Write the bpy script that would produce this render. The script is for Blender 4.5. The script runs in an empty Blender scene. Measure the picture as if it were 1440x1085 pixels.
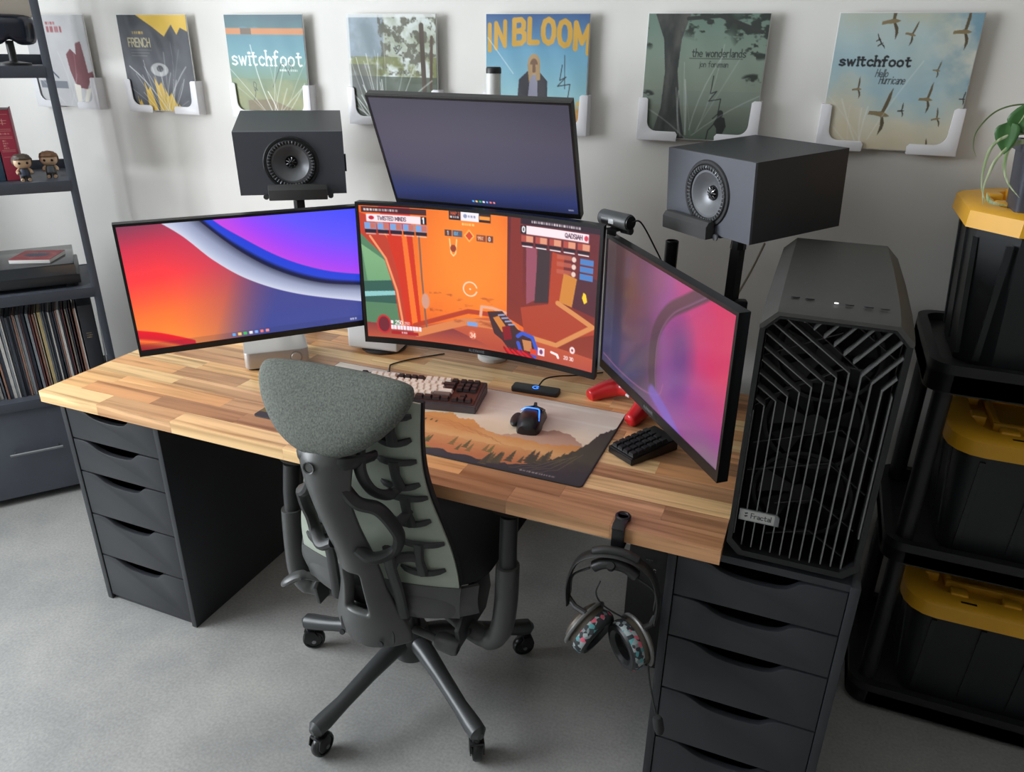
import bpy, bmesh, math, random
import numpy as np
from mathutils import Vector, Matrix, Euler
random.seed(7)
SC = bpy.context.scene
COL = SC.collection
# ------------------------------------------------------------------ camera
F_PX = 1060.14
CAM_LOC = (1.91909, -1.26712, 1.61228)
CAM_YAW, CAM_PITCH, CAM_ROLL = -0.381364, -0.419924, 0.014713
def cam_axes():
    cy, sy, cp, sp = math.cos(CAM_YAW), math.sin(CAM_YAW), math.cos(CAM_PITCH), math.sin(CAM_PITCH)
    f = Vector((sy*cp, cy*cp, sp)); r = Vector((cy, -sy, 0)); u = r.cross(f)
    c, s = math.cos(CAM_ROLL), math.sin(CAM_ROLL)
    return c*r + s*u, -s*r + c*u, f
cd = bpy.data.cameras.new('camera'); cam = bpy.data.objects.new('camera', cd); COL.objects.link(cam)
_r, _u, _f = cam_axes()
cam.matrix_world = Matrix(((_r.x, _u.x, -_f.x, CAM_LOC[0]), (_r.y, _u.y, -_f.y, CAM_LOC[1]), (_r.z, _u.z, -_f.z, CAM_LOC[2]), (0, 0, 0, 1)))
cd.sensor_fit = 'HORIZONTAL'; cd.sensor_width = 36.0; cd.lens = F_PX/1440*36.0; cd.clip_start = .02
SC.camera = cam
# ------------------------------------------------------------------ world, daylight, exposure
W = bpy.data.worlds.new('sky'); SC.world = W; W.use_nodes = True
wn = W.node_tree.nodes; wl = W.node_tree.links
bg = wn['Background']; bg.inputs[1].default_value = .4
bg.inputs[0].default_value = (.80, .88, 1.0, 1)
def rect_lamp(name, loc, rot, sx, sy, power, color):
    l = bpy.data.lights.new(name, 'AREA'); l.shape = 'RECTANGLE'; l.size = sx; l.size_y = sy; l.energy = power; l.color = color
    o = bpy.data.objects.new(name, l); COL.objects.link(o); o.location = loc; o.rotation_euler = rot; return o
# daylight through the left window, plus an added warm fill lamp behind the camera
rect_lamp('daylight_left_window', (-1.62, -1.25, 1.63), (0, math.radians(-90), 0), 1.52, 2.25, 160, (.90, .95, 1.0))
rect_lamp('rear_fill_lamp', (1.0, -5.33, 1.75), (math.radians(90), 0, 0), 1.8, 1.2, 3, (1.0, .93, .84))  # weak warm fill, added to lift the side away from the left window
vs = SC.view_settings; vs.view_transform = 'Standard'; vs.look = 'None'; vs.gamma = 1.0; vs.use_curve_mapping = False
vs.exposure = 0.06
# ------------------------------------------------------------------ colour and materials
def lin(c):
    c = np.asarray(c, float)/255.0
    return np.where(c <= .04045, c/12.92, ((c+.055)/1.055)**2.4)
def rgba(c): return tuple(float(x) for x in lin(c)) + (1.0,)
MATS = {}
def mat(name, col, rough=.5, metal=0.0, var=0.0, vscale=8.0, bump=0.0, bscale=60.0, spec=.5, col2=None, trans=0.0, emit=None, estr=0.0, coat=0.0, stretch=None):
    if name in MATS: return MATS[name]
    m = bpy.data.materials.new(name); m.use_nodes = True; n = m.node_tree.nodes; l = m.node_tree.links
    b = n['Principled BSDF']; b.inputs['Base Color'].default_value = rgba(col); b.inputs['Roughness'].default_value = rough
    b.inputs['Metallic'].default_value = metal; b.inputs['Specular IOR Level'].default_value = spec
    b.inputs['Coat Weight'].default_value = coat
    if trans: b.inputs['Transmission Weight'].default_value = trans
    if emit is not None: b.inputs['Emission Color'].default_value = rgba(emit); b.inputs['Emission Strength'].default_value = estr
    tc = n.new('ShaderNodeTexCoord')
    src = tc.outputs['Object']
    if stretch:
        mp = n.new('ShaderNodeMapping'); mp.inputs['Scale'].default_value = stretch; l.new(src, mp.inputs[0]); src = mp.outputs[0]
    if var or col2 is not None:
        nz = n.new('ShaderNodeTexNoise'); nz.inputs['Scale'].default_value = vscale; nz.inputs['Detail'].default_value = 6; l.new(src, nz.inputs['Vector'])
        rp = n.new('ShaderNodeValToRGB'); rp.color_ramp.elements[0].position = .32; rp.color_ramp.elements[1].position = .68
        c = np.array(col, float); c2 = np.array(col2, float) if col2 is not None else np.clip(c*(1+var)+var*20, 0, 255)
        c1 = c if col2 is not None else np.clip(c*(1-var), 0, 255)
        rp.color_ramp.elements[0].color = rgba(c1); rp.color_ramp.elements[1].color = rgba(c2)
        l.new(nz.outputs[0], rp.inputs[0]); l.new(rp.outputs[0], b.inputs['Base Color'])
    if bump:
        nb = n.new('ShaderNodeTexNoise'); nb.inputs['Scale'].default_value = bscale; nb.inputs['Detail'].default_value = 4; l.new(src, nb.inputs['Vector'])
        bp = n.new('ShaderNodeBump'); bp.inputs['Strength'].default_value = bump; bp.inputs['Distance'].default_value = .002
        l.new(nb.outputs[0], bp.inputs['Height']); l.new(bp.outputs[0], b.inputs['Normal'])
    MATS[name] = m; return m
def print_mat(name, rough=.45, emit=0.0, coat=0.0):
    """printed or displayed colours are carried by the panel's colour attribute"""
    if name in MATS: return MATS[name]
    m = bpy.data.materials.new(name); m.use_nodes = True; n = m.node_tree.nodes; l = m.node_tree.links
    b = n['Principled BSDF']; a = n.new('ShaderNodeVertexColor'); a.layer_name = 'ink'
    if emit:
        b.inputs['Base Color'].default_value = (.012, .012, .013, 1); l.new(a.outputs[0], b.inputs['Emission Color']); b.inputs['Emission Strength'].default_value = emit
    else: l.new(a.outputs[0], b.inputs['Base Color'])
    b.inputs['Roughness'].default_value = rough; b.inputs['Coat Weight'].default_value = coat; b.inputs['Coat Roughness'].default_value = .12
    MATS[name] = m; return m
BLACK_FURN = mat('black_laminate', (40, 42, 46), .42, var=.05, bump=.03, bscale=220)
BLACK_PLASTIC = mat('black_plastic', (30, 31, 33), .45, bump=.04, bscale=300)
BLACK_SATIN = mat('black_satin', (22, 22, 24), .32)
DARK_GREY = mat('dark_grey_plastic', (62, 63, 63), .38, bump=.05, bscale=260)
SHELF_METAL = mat('shelf_powder_coat', (74, 79, 89), .42); METAL_BLACK = mat('black_powder_coat', (40, 42, 46), .42)
WHITE_PLASTIC = mat('white_plastic', (226, 225, 228), .4)
STEEL = mat('brushed_steel', (150, 152, 154), .35, metal=.9)
# ------------------------------------------------------------------ mesh helpers
def new_obj(name, bm, m, parent=None, loc=None, rot=None, sharp=35, smooth=True):
    me = bpy.data.meshes.new(name)
    bmesh.ops.recalc_face_normals(bm, faces=bm.faces)
    bm.to_mesh(me); bm.free()
    if smooth and len(me.polygons):
        me.polygons.foreach_set('use_smooth', [True]*len(me.polygons)); me.set_sharp_from_angle(angle=math.radians(sharp))
    if m is not None: me.materials.append(m)
    return link(name, me, parent, loc, rot)
def link(name, me, parent=None, loc=None, rot=None, scale=None):
    o = bpy.data.objects.new(name, me); COL.objects.link(o)
    if parent is not None: o.parent = parent
    if loc is not None: o.location = loc
    if rot is not None: o.rotation_euler = rot
    if scale is not None: o.scale = scale
    return o
def tag(o, label, cat, group=None):
    o['label'] = label; o['category'] = cat
    if group: o['group'] = group
    return o
def empty(name, loc=(0, 0, 0), rz=0.0, label=None, cat=None, group=None, matrix=None):
    o = bpy.data.objects.new(name, None); COL.objects.link(o); o.empty_display_size = .05
    if matrix is not None: o.matrix_world = matrix
    else: o.location = loc; o.rotation_euler = (0, 0, rz)
    if label: tag(o, label, cat, group)
    return o
def struct(o, label=None):
    o['kind'] = 'structure'
    if label: o['label'] = label
    return o
def box(sx, sy, sz, c=(0, 0, 0), bevel=0.0, seg=2, bm=None):
    b = bmesh.new(); bmesh.ops.create_cube(b, size=1.0)
    for v in b.verts: v.co = Vector((v.co.x*sx, v.co.y*sy, v.co.z*sz))
    if bevel: bmesh.ops.bevel(b, geom=b.edges[:], offset=bevel, segments=seg, profile=.5, affect='EDGES')
    for v in b.verts: v.co += Vector(c)
    return merge(bm, b)
def bx(x0, x1, y0, y1, z0, z1, bevel=0.0, seg=2, bm=None):
    return box(x1-x0, y1-y0, z1-z0, ((x0+x1)/2, (y0+y1)/2, (z0+z1)/2), bevel, seg, bm)
def merge(bm, b):
    if bm is None: return b
    me = bpy.data.meshes.new('tmp'); b.to_mesh(me); b.free(); bm.from_mesh(me); bpy.data.meshes.remove(me); return bm
def xform(bm, M):
    bmesh.ops.transform(bm, matrix=M, verts=bm.verts); return bm
def catmull(pts, n=6, closed=False):
    P = [Vector(p) for p in pts]; out = []; N = len(P)
    rng = range(N) if closed else range(N-1)
    for i in rng:
        p1, p2 = P[i], P[(i+1) % N]
        p0 = P[i-1] if (i > 0 or closed) else p1*2-p2
        p3 = P[(i+2) % N] if (i+2 < N or closed) else p2*2-p1
        for k in range(n):
            t = k/n
            out.append(.5*((2*p1)+(p2-p0)*t+(2*p0-5*p1+4*p2-p3)*t*t+(3*p1-p0-3*p2+p3)*t**3))
    if not closed: out.append(P[-1].copy())
    return out
def tube(pts, r, seg=10, closed=False, bm=None, flat=1.0, up=None):
    """sweep; r scalar or list; flat scales the cross-section along the second axis"""
    b = bmesh.new(); P = [Vector(p) for p in pts]; N = len(P)
    R = [r]*N if not hasattr(r, '__len__') else list(r)
    rings = []; prev = Vector(up) if up else None
    for i in range(N):
        if closed: t = P[(i+1) % N]-P[i-1]
        else: t = P[min(i+1, N-1)]-P[max(i-1, 0)]
        t.normalize()
        if prev is None: prev = Vector((0, 0, 1)) if abs(t.z) < .9 else Vector((1, 0, 0))
        a = prev - t*prev.dot(t)
        if a.length < 1e-6: a = Vector((1, 0, 0)) - t*t.x
        a.normalize(); c = t.cross(a)
        if not up: prev = a
        rings.append([b.verts.new(P[i] + a*(R[i]*flat*math.sin(2*math.pi*k/seg)) + c*(R[i]*math.cos(2*math.pi*k/seg))) for k in range(seg)])
    for i in range(N if closed else N-1):
        A, B = rings[i], rings[(i+1) % N]
        for k in range(seg): b.faces.new((A[k], A[(k+1) % seg], B[(k+1) % seg], B[k]))
    if not closed:
        b.faces.new(rings[0]); b.faces.new(rings[-1])
    return merge(bm, b)
def lathe(prof, seg=32, bm=None, M=None, caps=True):
    b = bmesh.new(); rings = []
    for r, z in prof:
        if r < 1e-6: rings.append([b.verts.new((0, 0, z))])
        else: rings.append([b.verts.new((r*math.cos(2*math.pi*k/seg), r*math.sin(2*math.pi*k/seg), z)) for k in range(seg)])
    for A, B in zip(rings, rings[1:]):
        for k in range(seg):
            a0, a1 = A[k % len(A)], A[(k+1) % len(A)]; b0, b1 = B[k % len(B)], B[(k+1) % len(B)]
            f = [a0, a1, b1, b0]; f = [v for i, v in enumerate(f) if v not in f[:i]]
            if len(f) > 2: b.faces.new(f)
    if caps:
        for A in (rings[0], rings[-1]):
            if len(A) > 1: b.faces.new(A)
    if M is not None: xform(b, M)
    return merge(bm, b)
def prism(poly, t, bevel=0.0, bm=None, M=None, seg=2):
    """poly: 2D points in XZ, extruded along +Y by t"""
    b = bmesh.new(); A = [b.verts.new((x, 0, z)) for x, z in poly]; f = b.faces.new(A)
    ext = bmesh.ops.extrude_face_region(b, geom=[f])
    for v in ext['geom']:
        if isinstance(v, bmesh.types.BMVert): v.co.y += t
    if bevel:
        es = [e for e in b.edges if abs(e.verts[0].co.y-e.verts[1].co.y) < 1e-7]
        bmesh.ops.bevel(b, geom=es, offset=bevel, segments=seg, profile=.5, affect='EDGES')
    if M is not None: xform(b, M)
    return merge(bm, b)
def ringprism(outer, inner, t, bm=None, M=None):
    """frame between two loops of equal vertex count in XZ, extruded along +Y"""
    b = bmesh.new(); n = len(outer)
    L = [[b.verts.new((x, y, z)) for x, z in lp] for y in (0, t) for lp in (outer, inner)]
    o0, i0, o1, i1 = L
    for k in range(n):
        j = (k+1) % n
        b.faces.new((o0[k], o0[j], i0[j], i0[k])); b.faces.new((o1[k], i1[k], i1[j], o1[j]))
        b.faces.new((o0[k], o1[k], o1[j], o0[j])); b.faces.new((i0[k], i0[j], i1[j], i1[k]))
    if M is not None: xform(b, M)
    return merge(bm, b)
def loft(loops, caps=True, bm=None):
    b = bmesh.new(); R = [[b.verts.new(p) for p in lp] for lp in loops]; n = len(R[0])
    for A, B in zip(R, R[1:]):
        for k in range(n): b.faces.new((A[k], A[(k+1) % n], B[(k+1) % n], B[k]))
    if caps: b.faces.new(R[0]); b.faces.new(R[-1])
    return merge(bm, b)
def sheet(fn, nu, nv, thick, hole=None, bm=None, offs=0.0):
    """closed sheet of fn(u,v)->Vector, u,v in 0..1, thickened along its normal"""
    b = bmesh.new(); P = [[Vector(fn(i/nu, j/nv)) for j in range(nv+1)] for i in range(nu+1)]
    def nrm(i, j):
        du = P[min(i+1, nu)][j]-P[max(i-1, 0)][j]; dv = P[i][min(j+1, nv)]-P[i][max(j-1, 0)]
        return du.cross(dv).normalized()
    A = [[b.verts.new(P[i][j]+nrm(i, j)*(offs+thick/2)) for j in range(nv+1)] for i in range(nu+1)]
    B = [[b.verts.new(P[i][j]+nrm(i, j)*(offs-thick/2)) for j in range(nv+1)] for i in range(nu+1)]
    live = {(i, j) for i in range(nu) for j in range(nv) if not (hole and hole((i+.5)/nu, (j+.5)/nv))}
    for i, j in live:
        b.faces.new((A[i][j], A[i+1][j], A[i+1][j+1], A[i][j+1])); b.faces.new((B[i][j], B[i][j+1], B[i+1][j+1], B[i+1][j]))
        for di, dj, q in ((-1, 0, ((i, j), (i, j+1))), (1, 0, ((i+1, j+1), (i+1, j))), (0, -1, ((i+1, j), (i, j))), (0, 1, ((i, j+1), (i+1, j+1)))):
            if (i+di, j+dj) not in live:
                (a, c), (e, f) = q; b.faces.new((A[a][c], A[e][f], B[e][f], B[a][c]))
    for v in [v for v in b.verts if not v.link_faces]: b.verts.remove(v)
    return merge(bm, b)
def pillow(outline, tf, tb, rings=7, warp=None, power=3.0, bm=None, centre=None):
    """cushion over a 2D outline in XZ: tf bulge towards -Y, tb towards +Y"""
    b = bmesh.new(); n = len(outline)
    cx, cz = centre or (sum(p[0] for p in outline)/n, sum(p[1] for p in outline)/n)
    def side(sg, T):
        L = []
        for k in range(rings+1):
            s = 1-(k/rings)**1.6 if k < rings else 0
            y = sg*T*(max(0, 1-s**power))**.5
            L.append([((cx+(x-cx)*s), y, (cz+(z-cz)*s)) for x, z in outline])
        return L
    def vert(p): return b.verts.new(warp(Vector(p)) if warp else p)
    rim = [vert(p) for p in side(1, 0)[0]]
    for sg, T in ((-1, tf), (1, tb)):
        prev = rim; L = side(sg, T)
        for k in range(1, rings):
            cur = [vert(p) for p in L[k]]
            for i in range(n): b.faces.new((prev[i], prev[(i+1) % n], cur[(i+1) % n], cur[i]))
            prev = cur
        c = vert((cx, sg*T, cz))
        for i in range(n): b.faces.new((prev[i], prev[(i+1) % n], c))
    return merge(bm, b)
def T(x=0, y=0, z=0): return Matrix.Translation((x, y, z))
def RX(a): return Matrix.Rotation(a, 4, 'X')
def RY(a): return Matrix.Rotation(a, 4, 'Y')
def RZ(a): return Matrix.Rotation(a, 4, 'Z')
def pose(c, yaw, pitch=0.0, roll=0.0):
    """frame with x right, y away from the viewer, z up; pitch < 0 leans the top towards the viewer"""
    X = Vector((math.cos(yaw), math.sin(yaw), 0)); N = Vector((-math.sin(yaw), math.cos(yaw), 0))
    U = math.cos(pitch)*Vector((0, 0, 1)) + math.sin(pitch)*N
    X2 = math.cos(roll)*X + math.sin(roll)*U; U2 = -math.sin(roll)*X + math.cos(roll)*U; Y = U2.cross(X2)
    return Matrix(((X2.x, Y.x, U2.x, c[0]), (X2.y, Y.y, U2.y, c[1]), (X2.z, Y.z, U2.z, c[2]), (0, 0, 0, 1)))
def rrect(x0, x1, z0, z1, r, n=5):
    out = []
    for cx, cz, a in ((x1-r, z1-r, 0), (x0+r, z1-r, 90), (x0+r, z0+r, 180), (x1-r, z0+r, 270)):
        for k in range(n+1):
            t = math.radians(a+90*k/n); out.append((cx+r*math.cos(t), cz+r*math.sin(t)))
    return out
# ------------------------------------------------------------------ painting flat print (covers, screens, mat)
class Canvas:
    """sRGB canvas; x in 0..aspect, y in 0..1 downwards"""
    def __init__(s, w, h, col=(128, 128, 128)):
        s.w, s.h, s.A = w, h, w/h; s.p = np.empty((h, w, 3)); s.p[:] = col
        s.Y, s.X = np.mgrid[0:h, 0:w]; s.X = (s.X+.5)/h; s.Y = (s.Y+.5)/h
    def put(s, m, col, a=1.0):
        m = np.clip(m, 0, 1)[..., None]*a; s.p = s.p*(1-m)+np.asarray(col, float)*m
    def grad(s, cols, f):
        """f field 0..1, cols list of (pos,col)"""
        pos = [c[0] for c in cols]; s.p = np.stack([np.interp(f, pos, [c[1][k] for c in cols]) for k in range(3)], -1)
    def gradmask(s, m, cols, f, a=1.0):
        pos = [c[0] for c in cols]; g = np.stack([np.interp(f, pos, [c[1][k] for c in cols]) for k in range(3)], -1); s.put(m, g, a)
    def sdseg(s, pts):
        d = np.full((s.h, s.w), 9.0)
        for (ax, ay), (bx_, by) in zip(pts, pts[1:]):
            vx, vy = bx_-ax, by-ay; L = vx*vx+vy*vy+1e-12
            t = np.clip(((s.X-ax)*vx+(s.Y-ay)*vy)/L, 0, 1)
            d = np.minimum(d, np.hypot(s.X-ax-t*vx, s.Y-ay-t*vy))
        return d
    def stroke(s, pts, wd, col, a=1.0, soft=None):
        soft = soft or 1.0/s.h; s.put((wd/2-s.sdseg(pts))/soft+.5, col, a)
    def polymask(s, pts):
        m = np.zeros((s.h, s.w)); o = .25/s.h
        for dx, dy in ((-o, -o), (o, -o), (-o, o), (o, o)):
            X, Y = s.X+dx, s.Y+dy; c = np.zeros((s.h, s.w), bool); n = len(pts)
            for i in range(n):
                (x0, y0), (x1, y1) = pts[i], pts[(i+1) % n]
                if y0 == y1: continue
                c ^= ((y0 > Y) != (y1 > Y)) & (X < (x1-x0)*(Y-y0)/(y1-y0)+x0)
            m += c
        return m/4
    def poly(s, pts, col, a=1.0): s.put(s.polymask(pts), col, a)
    def rect(s, x0, y0, x1, y1, col, a=1.0): s.poly([(x0, y0), (x1, y0), (x1, y1), (x0, y1)], col, a)
    def ell(s, cx, cy, rx, ry, col, a=1.0, soft=None):
        d = (1-np.hypot((s.X-cx)/rx, (s.Y-cy)/ry))*min(rx, ry); s.put(d/(soft or 1.0/s.h)+.5, col, a)
    def noise(s, sx, sy, seed, octv=4):
        rg = np.random.default_rng(seed); out = np.zeros((s.h, s.w)); amp = 1.0; tot = 0
        for o in range(octv):
            gx, gy = max(2, int(sx*s.A*2**o)+2), max(2, int(sy*2**o)+2); g = rg.random((gy, gx))
            x = s.X/s.A*(gx-1.001); y = np.clip(s.Y, 0, 1)*(gy-1.001); xi, yi = x.astype(int), y.astype(int); fx, fy = x-xi, y-yi
            fx, fy = fx*fx*(3-2*fx), fy*fy*(3-2*fy)
            out += amp*((g[yi, xi]*(1-fx)+g[yi, xi+1]*fx)*(1-fy)+(g[yi+1, xi]*(1-fx)+g[yi+1, xi+1]*fx)*fy); tot += amp; amp *= .55
        return out/tot
    def text(s, t, x, y, size, col, wd=.12, a=1.0, serif=False, slant=0.0, sx=1.0, gap=.16, bend=None):
        for ch in t:
            if ch == ' ': x += size*.42*sx; continue
            g = GLYPH.get(ch) or GLYPH.get(ch.upper())
            if not g: x += size*.3; continue
            mx = 0
            for st in g:
                pts = [(x+(px+slant*(1-py))*size*sx, y+py*size) for px, py in st]; mx = max(mx, max(p[0] for p in st))
                if bend: pts = [bend(*p) for p in pts]
                s.stroke(pts, wd*size, col, a)
                if serif and len(st) < 5:
                    for (ex, ey), (qx, qy) in ((st[0], st[1]), (st[-1], st[-2])):
                        if abs(ex-qx) < .12 and ey != qy:
                            ax = x+(ex+slant*(1-ey))*size*sx; s.stroke([(ax-.095*size, y+ey*size), (ax+.095*size, y+ey*size)], wd*size*.75, col, a)
            x += (mx+gap)*size*sx
        return x
    def dashes(s, x, y, size, n, col, a=1.0, seed=1):
        """print too small to read: a row of short bars"""
        g = random.Random(seed)
        for k in range(n):
            w = size*g.uniform(.5, 1.3); s.rect(x, y, x+w, y+size, col, a*g.uniform(.6, 1)); x += w+size*.35
    def panel(s, name, m, w, h, parent, loc=(0, 0, 0), rot=None, curve=None, z0=None):
        """flat (or gently curved) printed panel of size w x h facing -Y, centred, colours per vertex"""
        nx, ny = s.w, s.h
        xs = np.linspace(-w/2, w/2, nx); zs = np.linspace(h/2, -h/2, ny)
        XX, ZZ = np.meshgrid(xs, zs); YY = curve(XX, ZZ) if curve else np.zeros_like(XX)
        co = np.stack([XX, YY, ZZ], -1).reshape(-1, 3).astype(np.float32)
        idx = np.arange(nx*ny).reshape(ny, nx)
        q = np.stack([idx[:-1, :-1], idx[1:, :-1], idx[1:, 1:], idx[:-1, 1:]], -1).reshape(-1, 4).astype(np.int32)
        me = bpy.data.meshes.new(name); me.vertices.add(len(co)); me.vertices.foreach_set('co', co.ravel())
        me.loops.add(q.size); me.loops.foreach_set('vertex_index', q.ravel()); me.polygons.add(len(q))
        me.polygons.foreach_set('loop_start', np.arange(0, q.size, 4, dtype=np.int32)); me.update(calc_edges=True)
        at = me.color_attributes.new('ink', 'FLOAT_COLOR', 'POINT')
        c = lin(np.clip(s.p, 0, 255)).reshape(-1, 3); c = np.concatenate([c, np.ones((len(c), 1))], 1).astype(np.float32)
        at.data.foreach_set('color', c.ravel()); me.materials.append(m)
        me.polygons.foreach_set('use_smooth', [True]*len(me.polygons))
        return link(name, me, parent, loc, rot)
def _g(s): return [[tuple(float(v) for v in p.split(',')) for p in st.split()] for st in s.split(';')]
GLYPH = {k: _g(v) for k, v in {
 's': '.48,.5 .26,.4 .05,.5 .1,.64 .4,.74 .5,.88 .28,1 .02,.92', 'w': '0,.4 .17,1 .34,.45 .5,1 .68,.4', 'i': '.1,.4 .1,1;.1,.14 .1,.2',
 't': '.18,.15 .18,.85 .28,1 .44,.94;0,.4 .42,.4', 'c': '.48,.52 .3,.4 .08,.5 .02,.7 .1,.92 .3,1 .5,.88', 'h': '0,0 0,1;0,.58 .2,.4 .38,.46 .42,.6;.42,.55 .42,1',
 'f': '.46,.08 .32,0 .18,.12 .18,.5;.18,.4 .18,1;0,.4 .4,.4', 'o': '.25,.4 .05,.5 0,.7 .05,.9 .25,1 .45,.9 .5,.7 .45,.5 .25,.4',
 'e': '0,.68 .5,.68 .45,.48 .25,.4 .05,.5 0,.7 .08,.93 .28,1 .48,.9', 'n': '0,.4 0,1;0,.58 .2,.4 .38,.46 .42,.6;.42,.55 .42,1',
 'd': '.45,0 .45,1;.45,.5 .25,.4 .05,.5 0,.7 .05,.92 .25,1 .45,.88', 'r': '0,.4 0,1;0,.6 .15,.42 .36,.42', 'l': '.05,0 .05,1', 'j': '.15,.4 .15,1.15 .02,1.25;.15,.14 .15,.2',
 'a': '.05,.48 .25,.4 .42,.5 .42,1;.42,.65 .15,.68 .02,.82 .12,.98 .28,.98 .42,.85', 'm': '0,.4 0,1;0,.55 .15,.4 .3,.5 .3,1;.3,.55 .45,.4 .6,.5 .6,1', 'u': '0,.4 0,.85 .15,1 .4,.88;.42,.4 .42,1',
 'A': '0,1 .3,0 .6,1;.1,.65 .5,.65', 'B': '0,0 0,1;0,0 .35,0 .48,.12 .48,.36 .35,.47 0,.47;.35,.47 .52,.6 .52,.88 .38,1 0,1', 'C': '.55,.2 .4,0 .15,0 0,.2 0,.8 .15,1 .4,1 .55,.8',
 'D': '0,0 0,1 .3,1 .5,.8 .5,.2 .3,0 0,0', 'E': '.45,0 0,0 0,1 .45,1;0,.48 .38,.48', 'F': '.45,0 0,0 0,1;0,.48 .38,.48', 'G': '.52,.2 .4,0 .15,0 0,.2 0,.8 .15,1 .4,1 .52,.85 .52,.55 .3,.55',
 'H': '0,0 0,1;.5,0 .5,1;0,.48 .5,.48', 'I': '.06,0 .06,1', 'J': '.4,0 .4,.8 .25,1 .08,1 0,.85', 'K': '0,0 0,1;.48,0 0,.55 .5,1', 'L': '0,0 0,1 .42,1', 'M': '0,1 0,0 .32,.7 .64,0 .64,1', 'N': '0,1 0,0 .5,1 .5,0',
 'O': '.27,0 .08,.1 0,.35 0,.65 .08,.9 .27,1 .46,.9 .54,.65 .54,.35 .46,.1 .27,0', 'P': '0,1 0,0 .35,0 .5,.12 .5,.4 .35,.53 0,.53', 'Q': '.27,0 .08,.1 0,.35 0,.65 .08,.9 .27,1 .46,.9 .54,.65 .54,.35 .46,.1 .27,0;.3,.7 .58,1.05',
 'R': '0,1 0,0 .35,0 .5,.12 .5,.38 .35,.5 0,.5;.28,.5 .52,1', 'S': '.5,.15 .38,0 .12,0 0,.15 .05,.4 .45,.58 .5,.85 .36,1 .12,1 0,.85', 'T': '0,0 .52,0;.26,0 .26,1', 'U': '0,0 0,.8 .14,1 .38,1 .52,.8 .52,0',
 'V': '0,0 .27,1 .54,0', 'W': '0,0 .18,1 .36,.3 .54,1 .72,0', 'X': '0,0 .5,1;.5,0 0,1', 'Y': '0,0 .26,.5 .52,0;.26,.5 .26,1', 'Z': '0,0 .5,0 0,1 .5,1',
 '0': '.25,0 .06,.12 0,.5 .06,.88 .25,1 .44,.88 .5,.5 .44,.12 .25,0', '1': '.05,.2 .22,0 .22,1', '2': '0,.2 .15,0 .38,0 .48,.2 .4,.45 0,1 .5,1', '3': '0,.1 .2,0 .42,.1 .42,.38 .2,.48 .45,.6 .45,.88 .22,1 0,.9',
 '4': '.4,1 .4,0 0,.68 .52,.68', '5': '.46,0 .06,0 .03,.42 .3,.38 .48,.55 .46,.85 .25,1 0,.9', '9': '.5,.45 .3,.55 .06,.45 .02,.2 .2,0 .42,.05 .5,.3 .45,.8 .2,1', '%': '.1,.1 .12,.12;.5,0 .1,1;.48,.9 .5,.9', ':': '.08,.4 .08,.45;.08,.85 .08,.9', '/': '0,1 .4,0'}.items()}
# ================================================================== THE ROOM
WALL_Y = .968
def floor_mat():
    m = bpy.data.materials.new('concrete_floor'); m.use_nodes = True; n = m.node_tree.nodes; l = m.node_tree.links; b = n['Principled BSDF']
    tc = n.new('ShaderNodeTexCoord')
    a = n.new('ShaderNodeTexNoise'); a.inputs['Scale'].default_value = 2.2; a.inputs['Detail'].default_value = 8; a.inputs['Roughness'].default_value = .62
    c = n.new('ShaderNodeTexNoise'); c.inputs['Scale'].default_value = 140; c.inputs['Detail'].default_value = 3
    for q in (a, c): l.new(tc.outputs['Object'], q.inputs['Vector'])
    r = n.new('ShaderNodeValToRGB'); r.color_ramp.elements[0].position = .3; r.color_ramp.elements[0].color = rgba((136, 137, 136)); r.color_ramp.elements[1].position = .7; r.color_ramp.elements[1].color = rgba((172, 171, 167))
    l.new(a.outputs[0], r.inputs[0])
    r2 = n.new('ShaderNodeValToRGB'); r2.color_ramp.elements[0].position = .3; r2.color_ramp.elements[0].color = (.86, .86, .86, 1); r2.color_ramp.elements[1].position = .7; r2.color_ramp.elements[1].color = (1.1, 1.1, 1.1, 1)
    l.new(c.outputs[0], r2.inputs[0])
    mx = n.new('ShaderNodeMix'); mx.data_type = 'RGBA'; mx.blend_type = 'MULTIPLY'; mx.inputs[0].default_value = 1
    l.new(r.outputs[0], mx.inputs[6]); l.new(r2.outputs[0], mx.inputs[7]); l.new(mx.outputs[2], b.inputs['Base Color'])
    b.inputs['Roughness'].default_value = .42
    bp = n.new('ShaderNodeBump'); bp.inputs['Strength'].default_value = .12; bp.inputs['Distance'].default_value = .002; l.new(c.outputs[0], bp.inputs['Height']); l.new(bp.outputs[0], b.inputs['Normal'])
    return m
WALL = mat('painted_wall', (226, 224, 219), .7, var=.012, vscale=3, bump=.03, bscale=160)
CEIL = mat('painted_ceiling', (234, 233, 230), .8, var=.01, vscale=2); WALL_FAR = mat('painted_wall_far', (150, 148, 142), .8, var=.02, vscale=2)
X0, X1, Y0, ZC = -1.75, 4.3, -5.5, 2.75
struct(new_obj('floor', bx(X0-.2, X1+.2, Y0-.2, WALL_Y+.2, -.12, 0), floor_mat()), 'smooth mottled grey concrete floor')
struct(new_obj('wall_back', bx(X0-.2, X1+.2, WALL_Y, WALL_Y+.2, 0, ZC), WALL), 'off white painted wall behind the desk')
struct(new_obj('wall_right', bx(X1, X1+.2, Y0, WALL_Y, 0, ZC), WALL_FAR), 'grey painted wall far on the right')
struct(new_obj('ceiling', bx(X0-.2, X1+.2, Y0-.2, WALL_Y+.2, ZC, ZC+.15), CEIL), 'white painted ceiling')
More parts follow.
